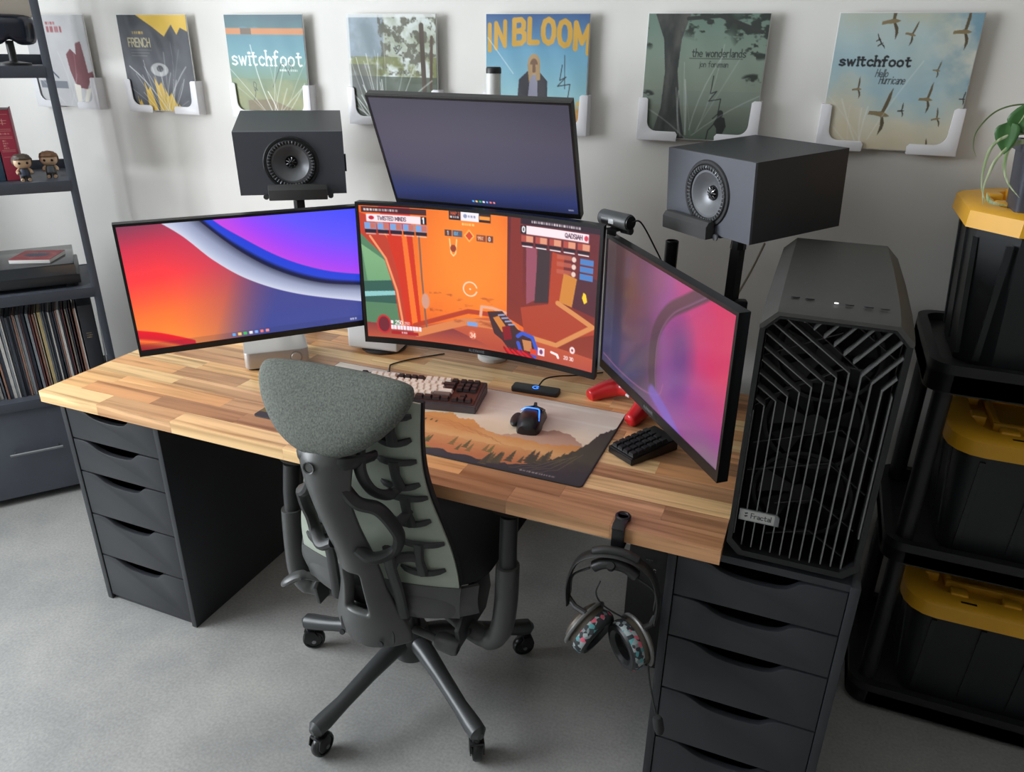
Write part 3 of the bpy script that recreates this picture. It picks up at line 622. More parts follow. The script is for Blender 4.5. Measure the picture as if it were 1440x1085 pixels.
def screen_game():
    c = Canvas(390, 222); X, Y = c.X/c.A, c.Y; n = c.noise(4, 4, 80, 5)
    c.grad([(0, (226, 98, 34)), (.5, (240, 116, 40)), (1, (216, 84, 40))], np.clip(.8*Y+.4*(n-.5), 0, 1))
    c.ell(c.A*.46, .3, .38, .46, (255, 146, 48), .7, soft=.4)
    def P(pts): return [(x*c.A, y) for x, y in pts]
    # dark red corridor on the right
    c.gradmask(c.polymask(P([(.62, 0), (1, 0), (1, 1), (.62, .72)])), [(0, (96, 36, 46)), (.5, (120, 44, 42)), (1, (150, 60, 44))], Y)
    c.poly(P([(.635, 0), (.685, 0), (.69, .62), (.63, .56)]), (128, 46, 40)); c.poly(P([(.70, .16), (.745, .2), (.75, .55), (.705, .6)]), (150, 78, 96)); c.poly(P([(.75, .18), (.80, .2), (.8, .56), (.74, .58)]), (62, 46, 52))
    c.poly(P([(.81, .2), (.86, .22), (.855, .6), (.80, .58)]), (176, 64, 40)); c.poly(P([(.86, .33), (.92, .36), (.9, .56), (.845, .54)]), (206, 132, 56)); c.poly(P([(.92, .3), (1, .34), (1, .6), (.9, .56)]), (82, 40, 52))
    c.poly(P([(.68, .63), (.84, .55), (1, .66), (1, .72), (.80, .86), (.70, .84)]), (172, 66, 46)); c.stroke(P([(.84, .55), (.99, .67), (.84, .86), (.72, .84)]), .035, (214, 140, 84))
    # arch and pillar on the left
    c.poly(P([(0, .1), (.08, .22), (.13, .45), (.17, .8), (.17, 1), (0, 1)]), (86, 128, 96)); c.gradmask(c.polymask(P([(0, .28), (.1, .4), (.14, .62), (.02, .62)])), [(0, (150, 190, 140)), (1, (84, 140, 100))], Y)
    c.poly(P([(0, .56), (.13, .54), (.15, .72), (0, .72)]), (52, 92, 82)); c.poly(P([(0, .64), (.14, .62), (.15, .65), (0, .68)]), (140, 196, 196))
    c.poly(P([(0, .05), (.05, .08), (.14, .3), (.17, .6), (.19, .95), (.15, .95), (.13, .62), (.09, .36), (0, .2)]), (188, 62, 44)); c.stroke(P([(.04, .22), (.1, .38), (.14, .62), (.16, .9)]), .016, (238, 150, 104))
    c.poly(P([(.08, 0), (.21, 0), (.24, .9), (.18, .94), (.15, .5)]), (206, 50, 28)); c.poly(P([(.17, .16), (.19, .16), (.225, .88), (.2, .9)]), (244, 116, 46))
    # floor
    c.gradmask(c.polymask(P([(.1, 1), (.2, .9), (.44, .78), (.62, .72), (.72, .86), (1, .9), (1, 1)])), [(.7, (206, 100, 60)), (1, (176, 74, 58))], Y); c.gradmask(c.polymask(P([(0, .88), (.2, .9), (.36, .86), (.6, 1), (0, 1)])), [(.85, (120, 50, 60)), (1, (186, 84, 60))], Y)
    c.stroke(P([(.22, .94), (.44, .80), (.66, .80)]), .06, (216, 128, 78)); c.stroke(P([(.21, .88), (.45, .72), (.58, .72)]), .035, (180, 62, 40))
    c.stroke(P([(.245, .2), (.25, .5), (.262, .88)]), .012, (120, 92, 84)); c.ell(.262*c.A, .68, .03, .06, (206, 150, 130))
    c.put(np.clip((c.noise(12, 30, 84)-.6)*5, 0, 1)*((Y > .6) & (Y < .82) & (X > .28) & (X < .6)), (150, 60, 36), .6)
    # rifle-like tool in hand
    c.stroke(P([(.505, .74), (.51, .67), (.56, .67), (.615, .69)]), .022, (228, 168, 140))
    c.poly(P([(.535, .70), (.60, .68), (.67, .80), (.73, .83), (.755, .95), (.73, 1), (.64, .98), (.6, .9), (.565, .86)]), (66, 42, 48))
    c.poly(P([(.56, .74), (.585, .72), (.63, .82), (.6, .84)]), (206, 128, 60)); c.poly(P([(.6, .80), (.635, .78), (.645, .88), (.61, .9)]), (132, 26, 40))
    for k in range(4): c.stroke(P([(.585+.015*k, .715+.02*k), (.61+.015*k, .705+.02*k)]), .012, (150, 156, 190))
    c.stroke(P([(.67, .85), (.69, .82), (.735, .84), (.755, .93), (.745, .985), (.69, .985), (.672, .9)]), .028, (58, 88, 196)); c.poly(P([(.69, .87), (.73, .87), (.735, .95), (.7, .95)]), (196, 130, 84))
    g = random.Random(3)
    for k in range(9): c.stroke(P([(.61+.012*k, .955+.01*(k % 2)), (.63+.014*k, 1.0)]), .016, (214, 34, 40) if k % 2 else (156, 20, 34))
    # head-up display
    c.rect(.01*c.A, .01, .28*c.A, .05, (40, 22, 40), .85); c.dashes(.02*c.A, .022, .016, 12, (235, 225, 225), .9, 5)
    c.rect(.03*c.A, .06, .255*c.A, .115, (246, 226, 232)); c.rect(.255*c.A, .06, .28*c.A, .115, (36, 28, 44)); c.text('1', .262*c.A, .067, .04, (255, 255, 255), .2); c.ell(.05*c.A, .087, .02, .014, (190, 30, 50)); c.text('TWISTED MINDS', .075*c.A, .074, .027, (70, 40, 60), .17)
    for k in range(5): c.rect((.02+.053*k)*c.A, .122, (.068+.053*k)*c.A, .17, (120, 160, 214)); c.rect((.044+.053*k)*c.A, .125, (.066+.053*k)*c.A, .165, (196, 110, 96)); c.rect((.02+.053*k)*c.A, .172, (.068+.053*k)*c.A, .195, (34, 26, 44)); c.rect((.024+.053*k)*c.A, .2, (.066+.053*k)*c.A, .206, (240, 236, 240))
    c.rect(.375*c.A, .0, .425*c.A, .062, (44, 24, 36)); c.text('MAP 2', .383*c.A, .008, .02, (220, 100, 60), .2); c.dashes(.38*c.A, .036, .014, 4, (230, 230, 230), .9, 6); c.rect(.425*c.A, .0, .50*c.A, .062, (240, 234, 240)); c.ell(.443*c.A, .03, .014, .014, (140, 150, 180)); c.dashes(.455*c.A, .022, .016, 3, (90, 100, 140), .9, 7); c.rect(.5*c.A, .0, .55*c.A, .062, (50, 30, 36)); c.rect(.503*c.A, .02, .547*c.A, .045, (240, 150, 60))
    c.dashes(.43*c.A, .078, .016, 5, (255, 220, 140), .9, 8)
    c.rect(.355*c.A, .135, .385*c.A, .18, (60, 44, 56), .85); c.text('1', .366*c.A, .145, .026, (240, 240, 240), .2); c.rect(.388*c.A, .135, .43*c.A, .18, (60, 80, 116), .85); c.text('0%', .396*c.A, .147, .022, (120, 190, 230), .2)
    c.poly(P([(.437, .165), (.459, .12), (.481, .165), (.459, .21)]), (255, 186, 90)); c.poly(P([(.443, .165), (.459, .132), (.475, .165), (.459, .198)]), (214, 70, 40)); c.rect(.49*c.A, .15, .53*c.A, .195, (120, 60, 50), .9); c.text('99%', .495*c.A, .162, .022, (255, 190, 150), .2); c.rect(.533*c.A, .15, .56*c.A, .195, (96, 50, 46), .9); c.text('0', .541*c.A, .16, .026, (240, 240, 240), .2)
    c.stroke(P([(.375, .2), (.38, .3), (.39, .32), (.4, .3), (.405, .2)]), .008, (240, 214, 150)); c.ell(.39*c.A, .265, .022, .026, (150, 60, 40))
    c.rect(.675*c.A, .0, 1*c.A, .04, (36, 22, 40), .9); c.dashes(.72*c.A, .012, .015, 20, (235, 225, 225), .9, 9)
    c.rect(.70*c.A, .05, .955*c.A, .105, (246, 226, 232)); c.rect(.675*c.A, .05, .70*c.A, .105, (36, 28, 44)); c.text('0', .683*c.A, .058, .036, (255, 255, 255), .2); c.text('QADSIAH', .86*c.A, .063, .028, (70, 40, 60), .17); c.ell(.945*c.A, .078, .014, .018, (206, 60, 80))
    for k in range(5): c.rect((.68+.058*k)*c.A, .115, (.73+.058*k)*c.A, .16, (176, 76, 66)); c.rect((.70+.058*k)*c.A, .118, (.728+.058*k)*c.A, .158, (222, 150, 120)); c.rect((.68+.058*k)*c.A, .163, (.73+.058*k)*c.A, .183, (40, 26, 40)); c.rect((.683+.058*k)*c.A, .187, (.727+.058*k)*c.A, .193, (240, 236, 240))
    for k in range(3): c.rect(.925*c.A, .215+.05*k, .98*c.A, .255+.05*k, (78, 126, 190)); c.rect(.83*c.A, .21+.05*k, .89*c.A, .24+.05*k, (190, 96, 76), .8); c.ell(.9*c.A, .23+.05*k, .016, .018, (230, 200, 190))
    c.stroke([(.46*c.A+.052*math.cos(a), .55+.052*math.sin(a)) for a in np.linspace(.3, 6.0, 20)], .009, (255, 214, 190)); c.ell(.46*c.A, .55, .006, .006, (255, 240, 220))
    c.poly(P([(.945, .44), (.955, .45), (.962, .5), (.95, .52), (.94, .48)]), (250, 206, 50))
    c.ell(.075*c.A, .89, .055, .075, (196, 40, 50)); c.ell(.075*c.A, .89, .042, .06, (110, 36, 50)); c.text('250', .125*c.A, .855, .03, (250, 240, 240), .18); c.text('250', .165*c.A, .862, .022, (240, 220, 220), .16); c.rect(.105*c.A, .855, .115*c.A, .88, (245, 235, 240))
    for k in range(10): c.rect((.105+.0135*k)*c.A, .892, (.1165+.0135*k)*c.A, .925, (248, 226, 236))
    c.rect(.105*c.A, .94, .225*c.A, .965, (170, 30, 40)); c.dashes(.15*c.A, .942, .016, 3, (240, 220, 220), .9, 9)
    c.rect(.445*c.A, .80, .49*c.A, .83, (120, 160, 220)); c.ell(.468*c.A, .90, .03, .035, (230, 120, 90), .6); c.text('34', .458*c.A, .885, .035, (255, 220, 200), .16)
    c.rect(.76*c.A, .905, .79*c.A, .965, (240, 214, 222)); c.ell(.775*c.A, .935, .013, .018, (120, 70, 110)); c.rect(.727*c.A, .925, .757*c.A, .97, (220, 70, 50)); c.stroke(P([(.82, .92), (.845, .93), (.85, .95)]), .018, (250, 230, 230)); c.text('20 30', .875*c.A, .925, .025, (250, 230, 230), .18); c.ell(.91*c.A, .87, .02, .026, (246, 220, 222)); c.ell(.91*c.A, .87, .008, .01, (150, 60, 60))
    return c
def screen_top():
    c = Canvas(300, 168); c.grad([(0, (66, 64, 80)), (.35, (74, 72, 90)), (.72, (66, 66, 92)), (.9, (44, 54, 104)), (1, (34, 40, 76))], c.Y+.03*(c.noise(2, 2, 90)-.5))
    c.ell(c.A*.5, .45, .7, .3, (82, 80, 100), .5, soft=.3); icons(c, c.A*.5-.11, .945, .02); c.dashes(c.A-.09, .955, .014, 3, (200, 204, 220), .9, 3); return c
def screen_right():
    c = Canvas(240, 150); X, Y = c.X/c.A, c.Y; n = c.noise(2, 2, 95)
    c.grad([(0, (72, 56, 68)), (.22, (112, 76, 76)), (.4, (124, 84, 112)), (.58, (168, 92, 168)), (.75, (226, 84, 156)), (.9, (250, 66, 124)), (1, (250, 70, 120))], np.clip(X+.2*(n-.5)-.1*(Y-.35), 0, 1))
    c.put(np.clip((Y-.3)*2.2, 0, 1)*np.clip((.60-X)*3, 0, 1), (84, 86, 134), .8); c.put(np.clip((Y-.42)*2.5, 0, 1)*np.clip((X-.42)*4, 0, 1), (176, 92, 176), .85)
    c.ell(c.A*.68, .46, .13, .2, (124, 76, 152), .8, soft=.16); c.ell(c.A*.66, .70, .12, .16, (140, 92, 172), .6, soft=.16); c.put(np.clip((.3-X)*3, 0, 1)*np.clip((.35-Y)*3, 0, 1), (104, 76, 76), .6)
    p = [tuple(v)[:2] for v in catmull([(.84*c.A, -.05, 0), (.70*c.A, .10, 0), (.57*c.A, .25, 0), (.49*c.A, .45, 0), (.48*c.A, .68, 0), (.50*c.A, .86, 0)], 8)]
    c.stroke(p, .10, (98, 74, 92), .95, soft=.02); c.stroke([(x+.045, y) for x, y in p], .012, (170, 120, 160), .6)
    c.stroke([tuple(v)[:2] for v in catmull([(.02*c.A, .93, 0), (.2*c.A, .95, 0), (.42*c.A, .93, 0), (.55*c.A, .86, 0), (.58*c.A, .76, 0)], 8)], .012, (190, 120, 176), .7)
    c.put(np.clip((Y-.80)*6, 0, 1)*np.clip((X-.72)*5, 0, 1), (150, 130, 150), .8)
    c.stroke([tuple(v)[:2] for v in catmull([(.5*c.A, .88, 0), (.62*c.A, .95, 0), (.74*c.A, 1.05, 0)], 8)], .10, (150, 116, 226), .85, soft=.03)
    return c
def monitor(name, cv, centre, yaw, pitch, roll, w, h, bez, label, scr=SCREEN, radius=None, thick=.022, logo=None, bot=None):
    M = pose(centre, yaw, pitch, roll)
    t = empty(name, matrix=M, label=label, cat='monitor', group='computer monitors on the desk'); bot = bot or bez
    cvf = (lambda X, Z: np.sqrt(radius**2-X**2)-np.sqrt(radius**2-(w/2)**2)) if radius else (lambda X, Z: X*0)
    cf = lambda x: float(cvf(np.array(x), 0)) if radius else 0.0
    N = 24 if radius else 1
    # shell: back panel swept along the curve
    loops = []
    for k in range(N+1):
        x = -w/2+w*k/N; y = cf(x); loops.append([(x, y+.001, -h/2), (x, y+thick, -h/2), (x, y+thick, h/2), (x, y+.001, h/2)])
    new_obj('back_shell', loft(loops), BEZEL, t)
    f = None
    for (x0, x1, z0, z1) in ((-w/2, w/2, h/2-bez, h/2), (-w/2, w/2, -h/2, -h/2+bot), (-w/2, -w/2+bez, -h/2+bot, h/2-bez), (w/2-bez, w/2, -h/2+bot, h/2-bez)):
        n = N if x1-x0 > .1 else 1; lp = []
        for k in range(n+1):
            x = x0+(x1-x0)*k/n; y = cf(x); lp.append([(x, y-.003, z0), (x, y+.004, z0), (x, y+.004, z1), (x, y-.003, z1)])
        f = loft(lp, bm=f)
    new_obj('bezel', f, BEZEL, t)
    sw, sh = w-2*bez, h-bez-bot
    cv.panel('screen', scr, sw, sh, t, (0, 0, (bot-bez)/2), curve=(lambda X, Z: cvf(X, Z)-.0012) if radius else (lambda X, Z: X*0-.0012))
    hump = box(w*.42, .03, h*.45, (0, thick+.013+cf(0), 0), .01, 3); new_obj('rear_housing', hump, BEZEL, t)
    new_obj('mount_plate', box(.1, .01, .1, (0, thick+.031+cf(0), 0), .003), METAL_BLACK, t)
    if logo:
        lc = Canvas(90, 12, (20, 21, 23)); lc.text(logo, .5, .15, .7, (120, 124, 128), .16, gap=.3); lc.panel('logo', print_mat('small_print', .5), .075, .01, t, (0, cf(0)-.0034, -h/2+bot/2))
    return t, M
mon_l, ML = monitor('monitor', screen_left(), (.522, .304, 1.033), .829, -.048, .008, .61, .355, .007, 'left monitor with an orange and blue ribbon wallpaper', bot=.017)
mon_c, MC = monitor('monitor', screen_game(), (1.09, .51, 1.021), .014, -.021, -.005, .70, .41, .009, 'curved centre monitor showing an orange shooting game', radius=1.5, bot=.018, logo='ALIENWARE')
mon_t, MT = monitor('monitor', screen_top(), (1.082, .543, 1.359), .018, -.441, -.002, .54, .32, .006, 'upper monitor with a nearly blank grey desktop, tilted down', bot=.014)
mon_r, MR = monitor('monitor', screen_right(), (1.628, .33, 1.009), -.897, -.021, -.014, .61, .36, .008, 'right monitor with a pink and purple wallpaper, seen at a slant', scr=SCREEN_DIM, bot=.024, logo='ALIENWARE')
# ------------------------------------------------------------------ monitor arms and poles
POLE_WHITE = mat('pole_white', (222, 222, 218), .4)
p = empty('monitor_pole', (1.05, .735, DZ), 0, 'white monitor pole with black cap behind the centre monitors', 'monitor stand')
new_obj('base', lathe([(0, 0), (.045, 0), (.047, .004), (.047, .012), (.043, .016), (0, .016)], 40), POLE_WHITE, p)
new_obj('pole', lathe([(.0195, .014), (.0195, .822)], 28), POLE_WHITE, p)
new_obj('cap', lathe([(0, .820), (.0205, .820), (.0205, .832), (.018, .836), (0, .836)], 28), BLACK_PLASTIC, p)
def arm_to(parent, origin, start, end, m, r=.014):
    s = Vector(start)-Vector(origin); e = Vector(end)-Vector(origin); mid = (s+e)/2+Vector((.02, .02, -.01))
    new_obj('arm', tube(catmull([s, mid, e], 8), r, 12), m, parent)
    new_obj('clamp', lathe([(.012, s.z-.03), (.031, s.z-.03), (.031, s.z+.03), (.012, s.z+.03)], 24, M=T(s.x, s.y, 0)), m, parent)
def back_pt(M, y): return (M @ Vector((0, y, 0)))
arm_to(p, (1.05, .735, DZ), (1.05, .735, 1.03), back_pt(MC, .022+.036+.042), POLE_WHITE)
arm_to(p, (1.05, .735, DZ), (1.05, .735, 1.44), back_pt(MT, .058), POLE_WHITE)
p = empty('monitor_pole', (1.575, .70, DZ), 0, 'black monitor pole behind the right monitor', 'monitor stand')
new_obj('base', lathe([(0, 0), (.05, 0), (.05, .01), (.04, .016), (0, .016)], 32), BLACK_PLASTIC, p)
new_obj('pole', lathe([(.0175, .014), (.0175, .428), (.0150, .430), (.0150, .424), (0, .424)], 28), BLACK_SATIN, p)
arm_to(p, (1.575, .70, DZ), (1.575, .70, 1.05), back_pt(MR, .058), BLACK_SATIN)
p = empty('monitor_pole', (.27, .72, DZ), 0, 'black monitor pole hidden behind the left monitor', 'monitor stand')
new_obj('base', lathe([(0, 0), (.05, 0), (.05, .01), (.04, .016), (0, .016)], 32), BLACK_PLASTIC, p)
new_obj('pole', lathe([(.0175, .014), (.0175, .33), (0, .33)], 28), BLACK_SATIN, p)
arm_to(p, (.27, .72, DZ), (.27, .72, 1.02), back_pt(ML, .058), BLACK_SATIN)
# ================================================================== SPEAKERS
SPK = mat('speaker_satin', (52, 53, 57), .5, var=.03, bump=.03, bscale=300)
SPK_FACE = mat('speaker_baffle', (86, 89, 97), .5, var=.02)
CONE = mat('driver_cone', (120, 122, 126), .38, metal=.35); RUBBER = mat('driver_rubber', (34, 35, 37), .55); CHROME = mat('tweeter_metal', (190, 192, 196), .18, metal=1.0)
def speaker(centre, yaw, pitch, label):
    t = empty('speaker', matrix=pose(centre, yaw, pitch), label=label, cat='speaker', group='bookshelf speakers laid on their sides')
    ci = [(.0705*math.cos(2*math.pi*k/64), .0705*math.sin(2*math.pi*k/64)) for k in range(64)]
    def onrect(x, z): f = min(.151/max(abs(x), 1e-9), .09/max(abs(z), 1e-9)); return (x*f, z*f)
    ou = [onrect(*c) for c in ci]
    for cx_, cz_ in ((.151, .09), (-.151, .09), (-.151, -.09), (.151, -.09)):
        k_ = min(range(64), key=lambda q: (ou[q][0]-cx_)**2+(ou[q][1]-cz_)**2); ou[k_] = (cx_, cz_)
    new_obj('baffle', ringprism(ou, ci, .0065), SPK_FACE, t)
    new_obj('cabinet', bx(-.151, .151, .034, .278, -.09, .09, bm=ringprism(ou, ci, .0277, M=T(0, .0065, 0))), SPK, t)
    A = RX(math.radians(90))       # lathe axis z -> -y
    new_obj('trim_ring', lathe([(.069, -.001), (.0775, -.001), (.0785, .001), (.076, .004), (.070, .004), (.069, .002)], 64, M=A, caps=False), RUBBER, t)
    sur = lathe([(.069, .002), (.066, .0055), (.061, .0065), (.0565, .0045), (.055, .0015)], 64, M=A, caps=False)
    o = new_obj('surround', sur, RUBBER, t)
    rb = None
    for k in range(44):
        a = 2*math.pi*k/44; rb = tube([(r*math.cos(a), -y, r*math.sin(a)) for r, y in ((.0565, .0055), (.061, .0078), (.0655, .0064))], .0013, 5, bm=rb)
    new_obj('surround_ribs', rb, CONE, o)
    new_obj('cone', lathe([(.0555, .0015), (.050, .0015), (.036, -.009), (.024, -.017), (.018, -.018)], 64, M=A, caps=False), CONE, t)
    tw = new_obj('tweeter', lathe([(.018, -.018), (.0165, -.015), (.013, -.0165), (.010, -.0195), (.0095, -.016), (.006, -.0115), (0, -.0095)], 40, M=A, caps=False), BLACK_SATIN, t)
    f = None
    for k in range(9):
        a = 2*math.pi*k/9; f = tube([(r*math.cos(a), y, r*math.sin(a)) for r, y in ((.015, .013), (.009, .0125), (.0035, .0085))], [.0014, .0011, .0006], 5, bm=f)
    new_obj('waveguide_fin', f, CHROME, tw)
    return t
spk_l = speaker((.483, .576, 1.302), .605, -.133, 'black speaker above the left monitor'); spk_r = speaker((1.666, .582, 1.307), -.719, -.073, 'black speaker on a stand beside the computer tower')
# small magnet tabs on the cabinet ends, part of each speaker
new_obj('end_tab', bx(-.156, -.150, .010, .018, -.022, .026, .001), BLACK_SATIN, spk_r); new_obj('end_tab', bx(.150, .156, .018, .026, -.03, .02, .001), BLACK_SATIN, spk_l)
def spk_stand(M, post, label, xo=0.0):
    t = empty('speaker_stand', (post[0], post[1], DZ), 0, label, 'speaker stand', 'clamp-on speaker stands'); inv = T(-post[0], -post[1], -DZ)
    pl = bx(-.1, .1, .0, .2, -.0955, -.0912, .0015)
    xform(pl, inv @ M @ T(xo, 0, 0)); new_obj('top_plate', pl, METAL_BLACK, t)
    lip = prism([(-.030, -.098), (-.004, -.098), (-.004, -.060), (-.012, -.056), (-.022, -.058), (-.030, -.068)], .166, .002)
    xform(lip, inv @ M @ T(xo-.083, 0, 0) @ Matrix(((0, 1, 0, 0), (1, 0, 0, 0), (0, 0, 1, 0), (0, 0, 0, 1)))); new_obj('front_lip', lip, mat('foam_grey', (66, 66, 66), .8, bump=.1), t)
    for s in (-1, 1):
        e = lathe([(0, 0), (.008, 0), (.008, .004), (0, .004)], 16); xform(e, inv @ M @ T(xo+s*.092, -.006, -.093) @ RX(math.radians(90))); new_obj('screw', e, STEEL, t)
    top = (inv @ M @ Vector((xo, .12, -.0955)))
    new_obj('post', tube([(0, 0, .02), (0, 0, top.z-.03), ], .0185, 4, up=(1, .3, 0)), BLACK_SATIN, t)
    new_obj('bracket', tube([(0, 0, top.z-.06), (0, 0, top.z-.03), (top.x, top.y, top.z-.004)], [.02, .02, .024], 8), BLACK_SATIN, t)
    new_obj('base', bx(-.04, .04, -.03, .028, 0, .02, .003), BLACK_SATIN, t)
    return t
spk_stand(pose((.483, .576, 1.302), .605, -.133), (.367, .745), 'black speaker stand behind the left monitor', .012); spk_stand(pose((1.666, .582, 1.307), -.719, -.073), (1.743, .69), 'black speaker stand beside the computer tower', -.045)
st_r = [o for o in bpy.data.objects if o.get('label') == 'black speaker stand beside the computer tower'][0]
new_obj('cable_clip', box(.034, .028, .026, (.022, -.012, .285), .004), BLACK_PLASTIC, st_r, rot=(0, 0, .3)); new_obj('clip_loop', tube(catmull([(.024, -.018, .275), (.038, -.022, .25), (.034, -.02, .215), (.012, -.016, .205)], 5), .003, 8), BLACK_PLASTIC, st_r)
# ================================================================== COMPUTER TOWER
CASE = mat('case_graphite', (58, 57, 54), .45, var=.03, vscale=30); CASE_BLACK = mat('case_black', (17, 17, 18), .4); BAR = mat('grille_bar', (104, 104, 103), .4, metal=.3); INNER = mat('case_inside', (12, 12, 13), .6)
pc = empty('computer_tower', (1.976, .03, .70), 0, 'tall black computer tower with an angular bar grille front', 'computer')
PX0, PX1, PD, PH = -.1205, .1205, .545, .526
ch = .024
sec = [(PX0, .012), (PX1, .012), (PX1, PH-.026), (PX1-.026, PH), (PX0+.026, PH), (PX0, PH-.026)]
new_obj('side_panel', bx(PX0, PX0+.012, .06, PD, .02, PH-.028, .001), CASE_BLACK, pc); new_obj('side_panel', bx(PX1-.012, PX1, .06, PD, .02, PH-.028, .001), CASE_BLACK, pc)
new_obj('chassis', bx(PX0+.012, PX1-.012, .13, PD-.005, .02, PH-.03), INNER, pc)
new_obj('bottom_pan', bx(PX0, PX1, .04, PD, .010, .022, .001), CASE_BLACK, pc); new_obj('rear_panel', bx(PX0+.012, PX1-.012, PD-.006, PD, .02, PH-.03), CASE, pc)
# roof with chamfered sides, its front drooping into the visor
top = [(PX0, PH-.032), (PX0, PH-.026), (PX0+.026, PH), (PX1-.026, PH), (PX1, PH-.026), (PX1, PH-.032), (PX1-.006, PH-.032), (PX1-.030, PH-.007), (PX0+.030, PH-.007), (PX0+.006, PH-.032)]
lp = []
for y, dz in ((-.002, -.012), (.02, -.006), (.06, -.001), (.12, .003), (.30, .006), (PD, .0)):
    lp.append([(x, y, z+(dz if z > PH-.027 else dz)) for x, z in top])
new_obj('top_panel', loft(lp), CASE, pc)
for k, (x, y) in enumerate(((-.072, .055), (-.048, .055), (-.005, .048), (.015, .046), (.045, .046), (.07, .046))):
    new_obj('port' if k != 2 else 'power_button', lathe([(0, 0), (.006, 0), (.006, .0015), (0, .0015)], 12, M=T(x, y, PH-.0005) @ Matrix.Scale(.6 if k == 2 else 1.3, 4, (1, 0, 0)) @ Matrix.Scale(.35, 4, (0, 1, 0))), mat('port_black', (20, 20, 20), .4) if k != 2 else mat('button_lit', (235, 235, 235), .3, emit=(240, 240, 240), estr=1.0), pc)
def chamf(x0, x1, z0, z1, c): return [(x0+c, z0), (x1-c, z0), (x1, z0+c), (x1, z1-c), (x1-c, z1), (x0+c, z1), (x0, z1-c), (x0, z0+c)]
new_obj('front_frame', ringprism(chamf(PX0+.0008, PX1-.0008, .014, PH-.020, .024), chamf(PX0+.010, PX1-.010, .026, PH-.0245, .022), .065, M=T(0, .0, 0)), CASE_BLACK, pc)
def fp(p): return (p[0]-1.976, p[1]-.70)
def bar(pts, name='grille_bar', w=.0011, d=.022, y=.010):
    P = [fp(p) for p in pts]; loops = []
    for i, (x, z) in enumerate(P):
        a = P[max(i-1, 0)]; b = P[min(i+1, len(P)-1)]; tx, tz = b[0]-a[0], b[1]-a[1]; L = math.hypot(tx, tz); nx, nz = -tz/L*w, tx/L*w
        loops.append([(x-nx, y, z-nz), (x+nx, y, z+nz), (x+nx, y+d, z+nz), (x-nx, y+d, z-nz)])
    return new_obj(name, loft(loops), BAR, pc, smooth=False)
for i in range(8):
    x = 1.884+.01808*i; zb = 1.033+.0122*i; k = [.016, .034, .053, .070, .088, .106, .124, .127][i]; bar([(x, .732-.0012*i), (x, zb), (x-k, zb+k*.715)])
for x, zb, e in ((2.030, 1.115, (2.085, 1.191)), (2.048, 1.104, (2.087, 1.157)), (2.066, 1.094, (2.085, 1.120))): bar([(x, .728), (x, zb), e])
for a, b in (((2.014, 1.136), (2.067, 1.206)), ((1.997, 1.148), (2.044, 1.212)), ((1.979, 1.162), (2.019, 1.214)), ((1.961, 1.174), (1.991, 1.213)), ((1.943, 1.186), (1.962, 1.212)), ((1.926, 1.197), (1.937, 1.213))): bar([a, b])
bar([(1.867, .754), (1.867, 1.021)]); bar([(2.084, .80), (2.083, 1.088)])
STRUT = mat('grille_strut', (70, 70, 70), .5)
for pts in ([(1.866, 1.02), (1.90, 1.05), (2.01, 1.12), (2.035, 1.118)], [(1.875, .945), (2.02, 1.0), (2.08, .95)], [(1.872, .885), (2.01, .93), (2.08, .88)], [(1.93, .825), (2.0, .85), (2.075, .80)], [(1.925, .755), (2.0, .78), (2.065, .74)], [(1.91, 1.205), (2.05, 1.10)], [(1.99, 1.21), (2.085, 1.14)], [(1.868, 1.12), (1.99, 1.18)]):
    o = bar(pts, 'cross_strut', .001, .006, .034); o.data.materials[0] = STRUT
FAN = mat('fan_grey', (26, 26, 28), .5)
for z in (.13, .28, .42):
    fo = new_obj('fan', lathe([(.085, 0), (.092, 0), (.092, .02), (.085, .02), (.085, 0)], 40, M=T(0, .10, z) @ RX(math.radians(90)), caps=False), FAN, pc)
    bl = lathe([(0, 0), (.022, 0), (.022, .02), (0, .02)], 24, M=T(0, .10, z) @ RX(math.radians(90)))
    for k in range(7):
        a = 2*math.pi*k/7; q = loft([[(r*math.cos(a+t), -.002-d, r*math.sin(a+t)) for t, d in ((0, 0), (.45+r*2, .012), (.47+r*2, .014), (.02, .002))] for r in (.02, .05, .082)]); xform(q, T(0, .10, z)); bl = merge(bl, q)
    new_obj('blades', bl, FAN, fo)
bc = Canvas(120, 40, (150, 150, 146)); bc.text('Fractal', .95, .22, .5, (30, 30, 32), .14, gap=.14)
for k in range(2): bc.poly([(.35, .26+.28*k), (.62, .2+.28*k), (.66, .3+.28*k), (.42, .42+.28*k)], (28, 28, 30))
bd = new_obj('badge', prism([(-.037, -.0125), (.037, -.0125), (.037, .007), (.0315, .0125), (-.037, .0125)], .004, .0006), STEEL, pc, (1.908-1.976, .006, .803-.70)); bc.panel('badge_print', print_mat('badge_print_metal', .4), .062, .021, bd, (-.003, -.0003, 0))
for sx in (-1, 1):
    for y in (.07, .48): new_obj('foot', bx(sx*.095-.016, sx*.095+.016, y-.02, y+.02, 0, .0105, .002), RUBBER, pc)
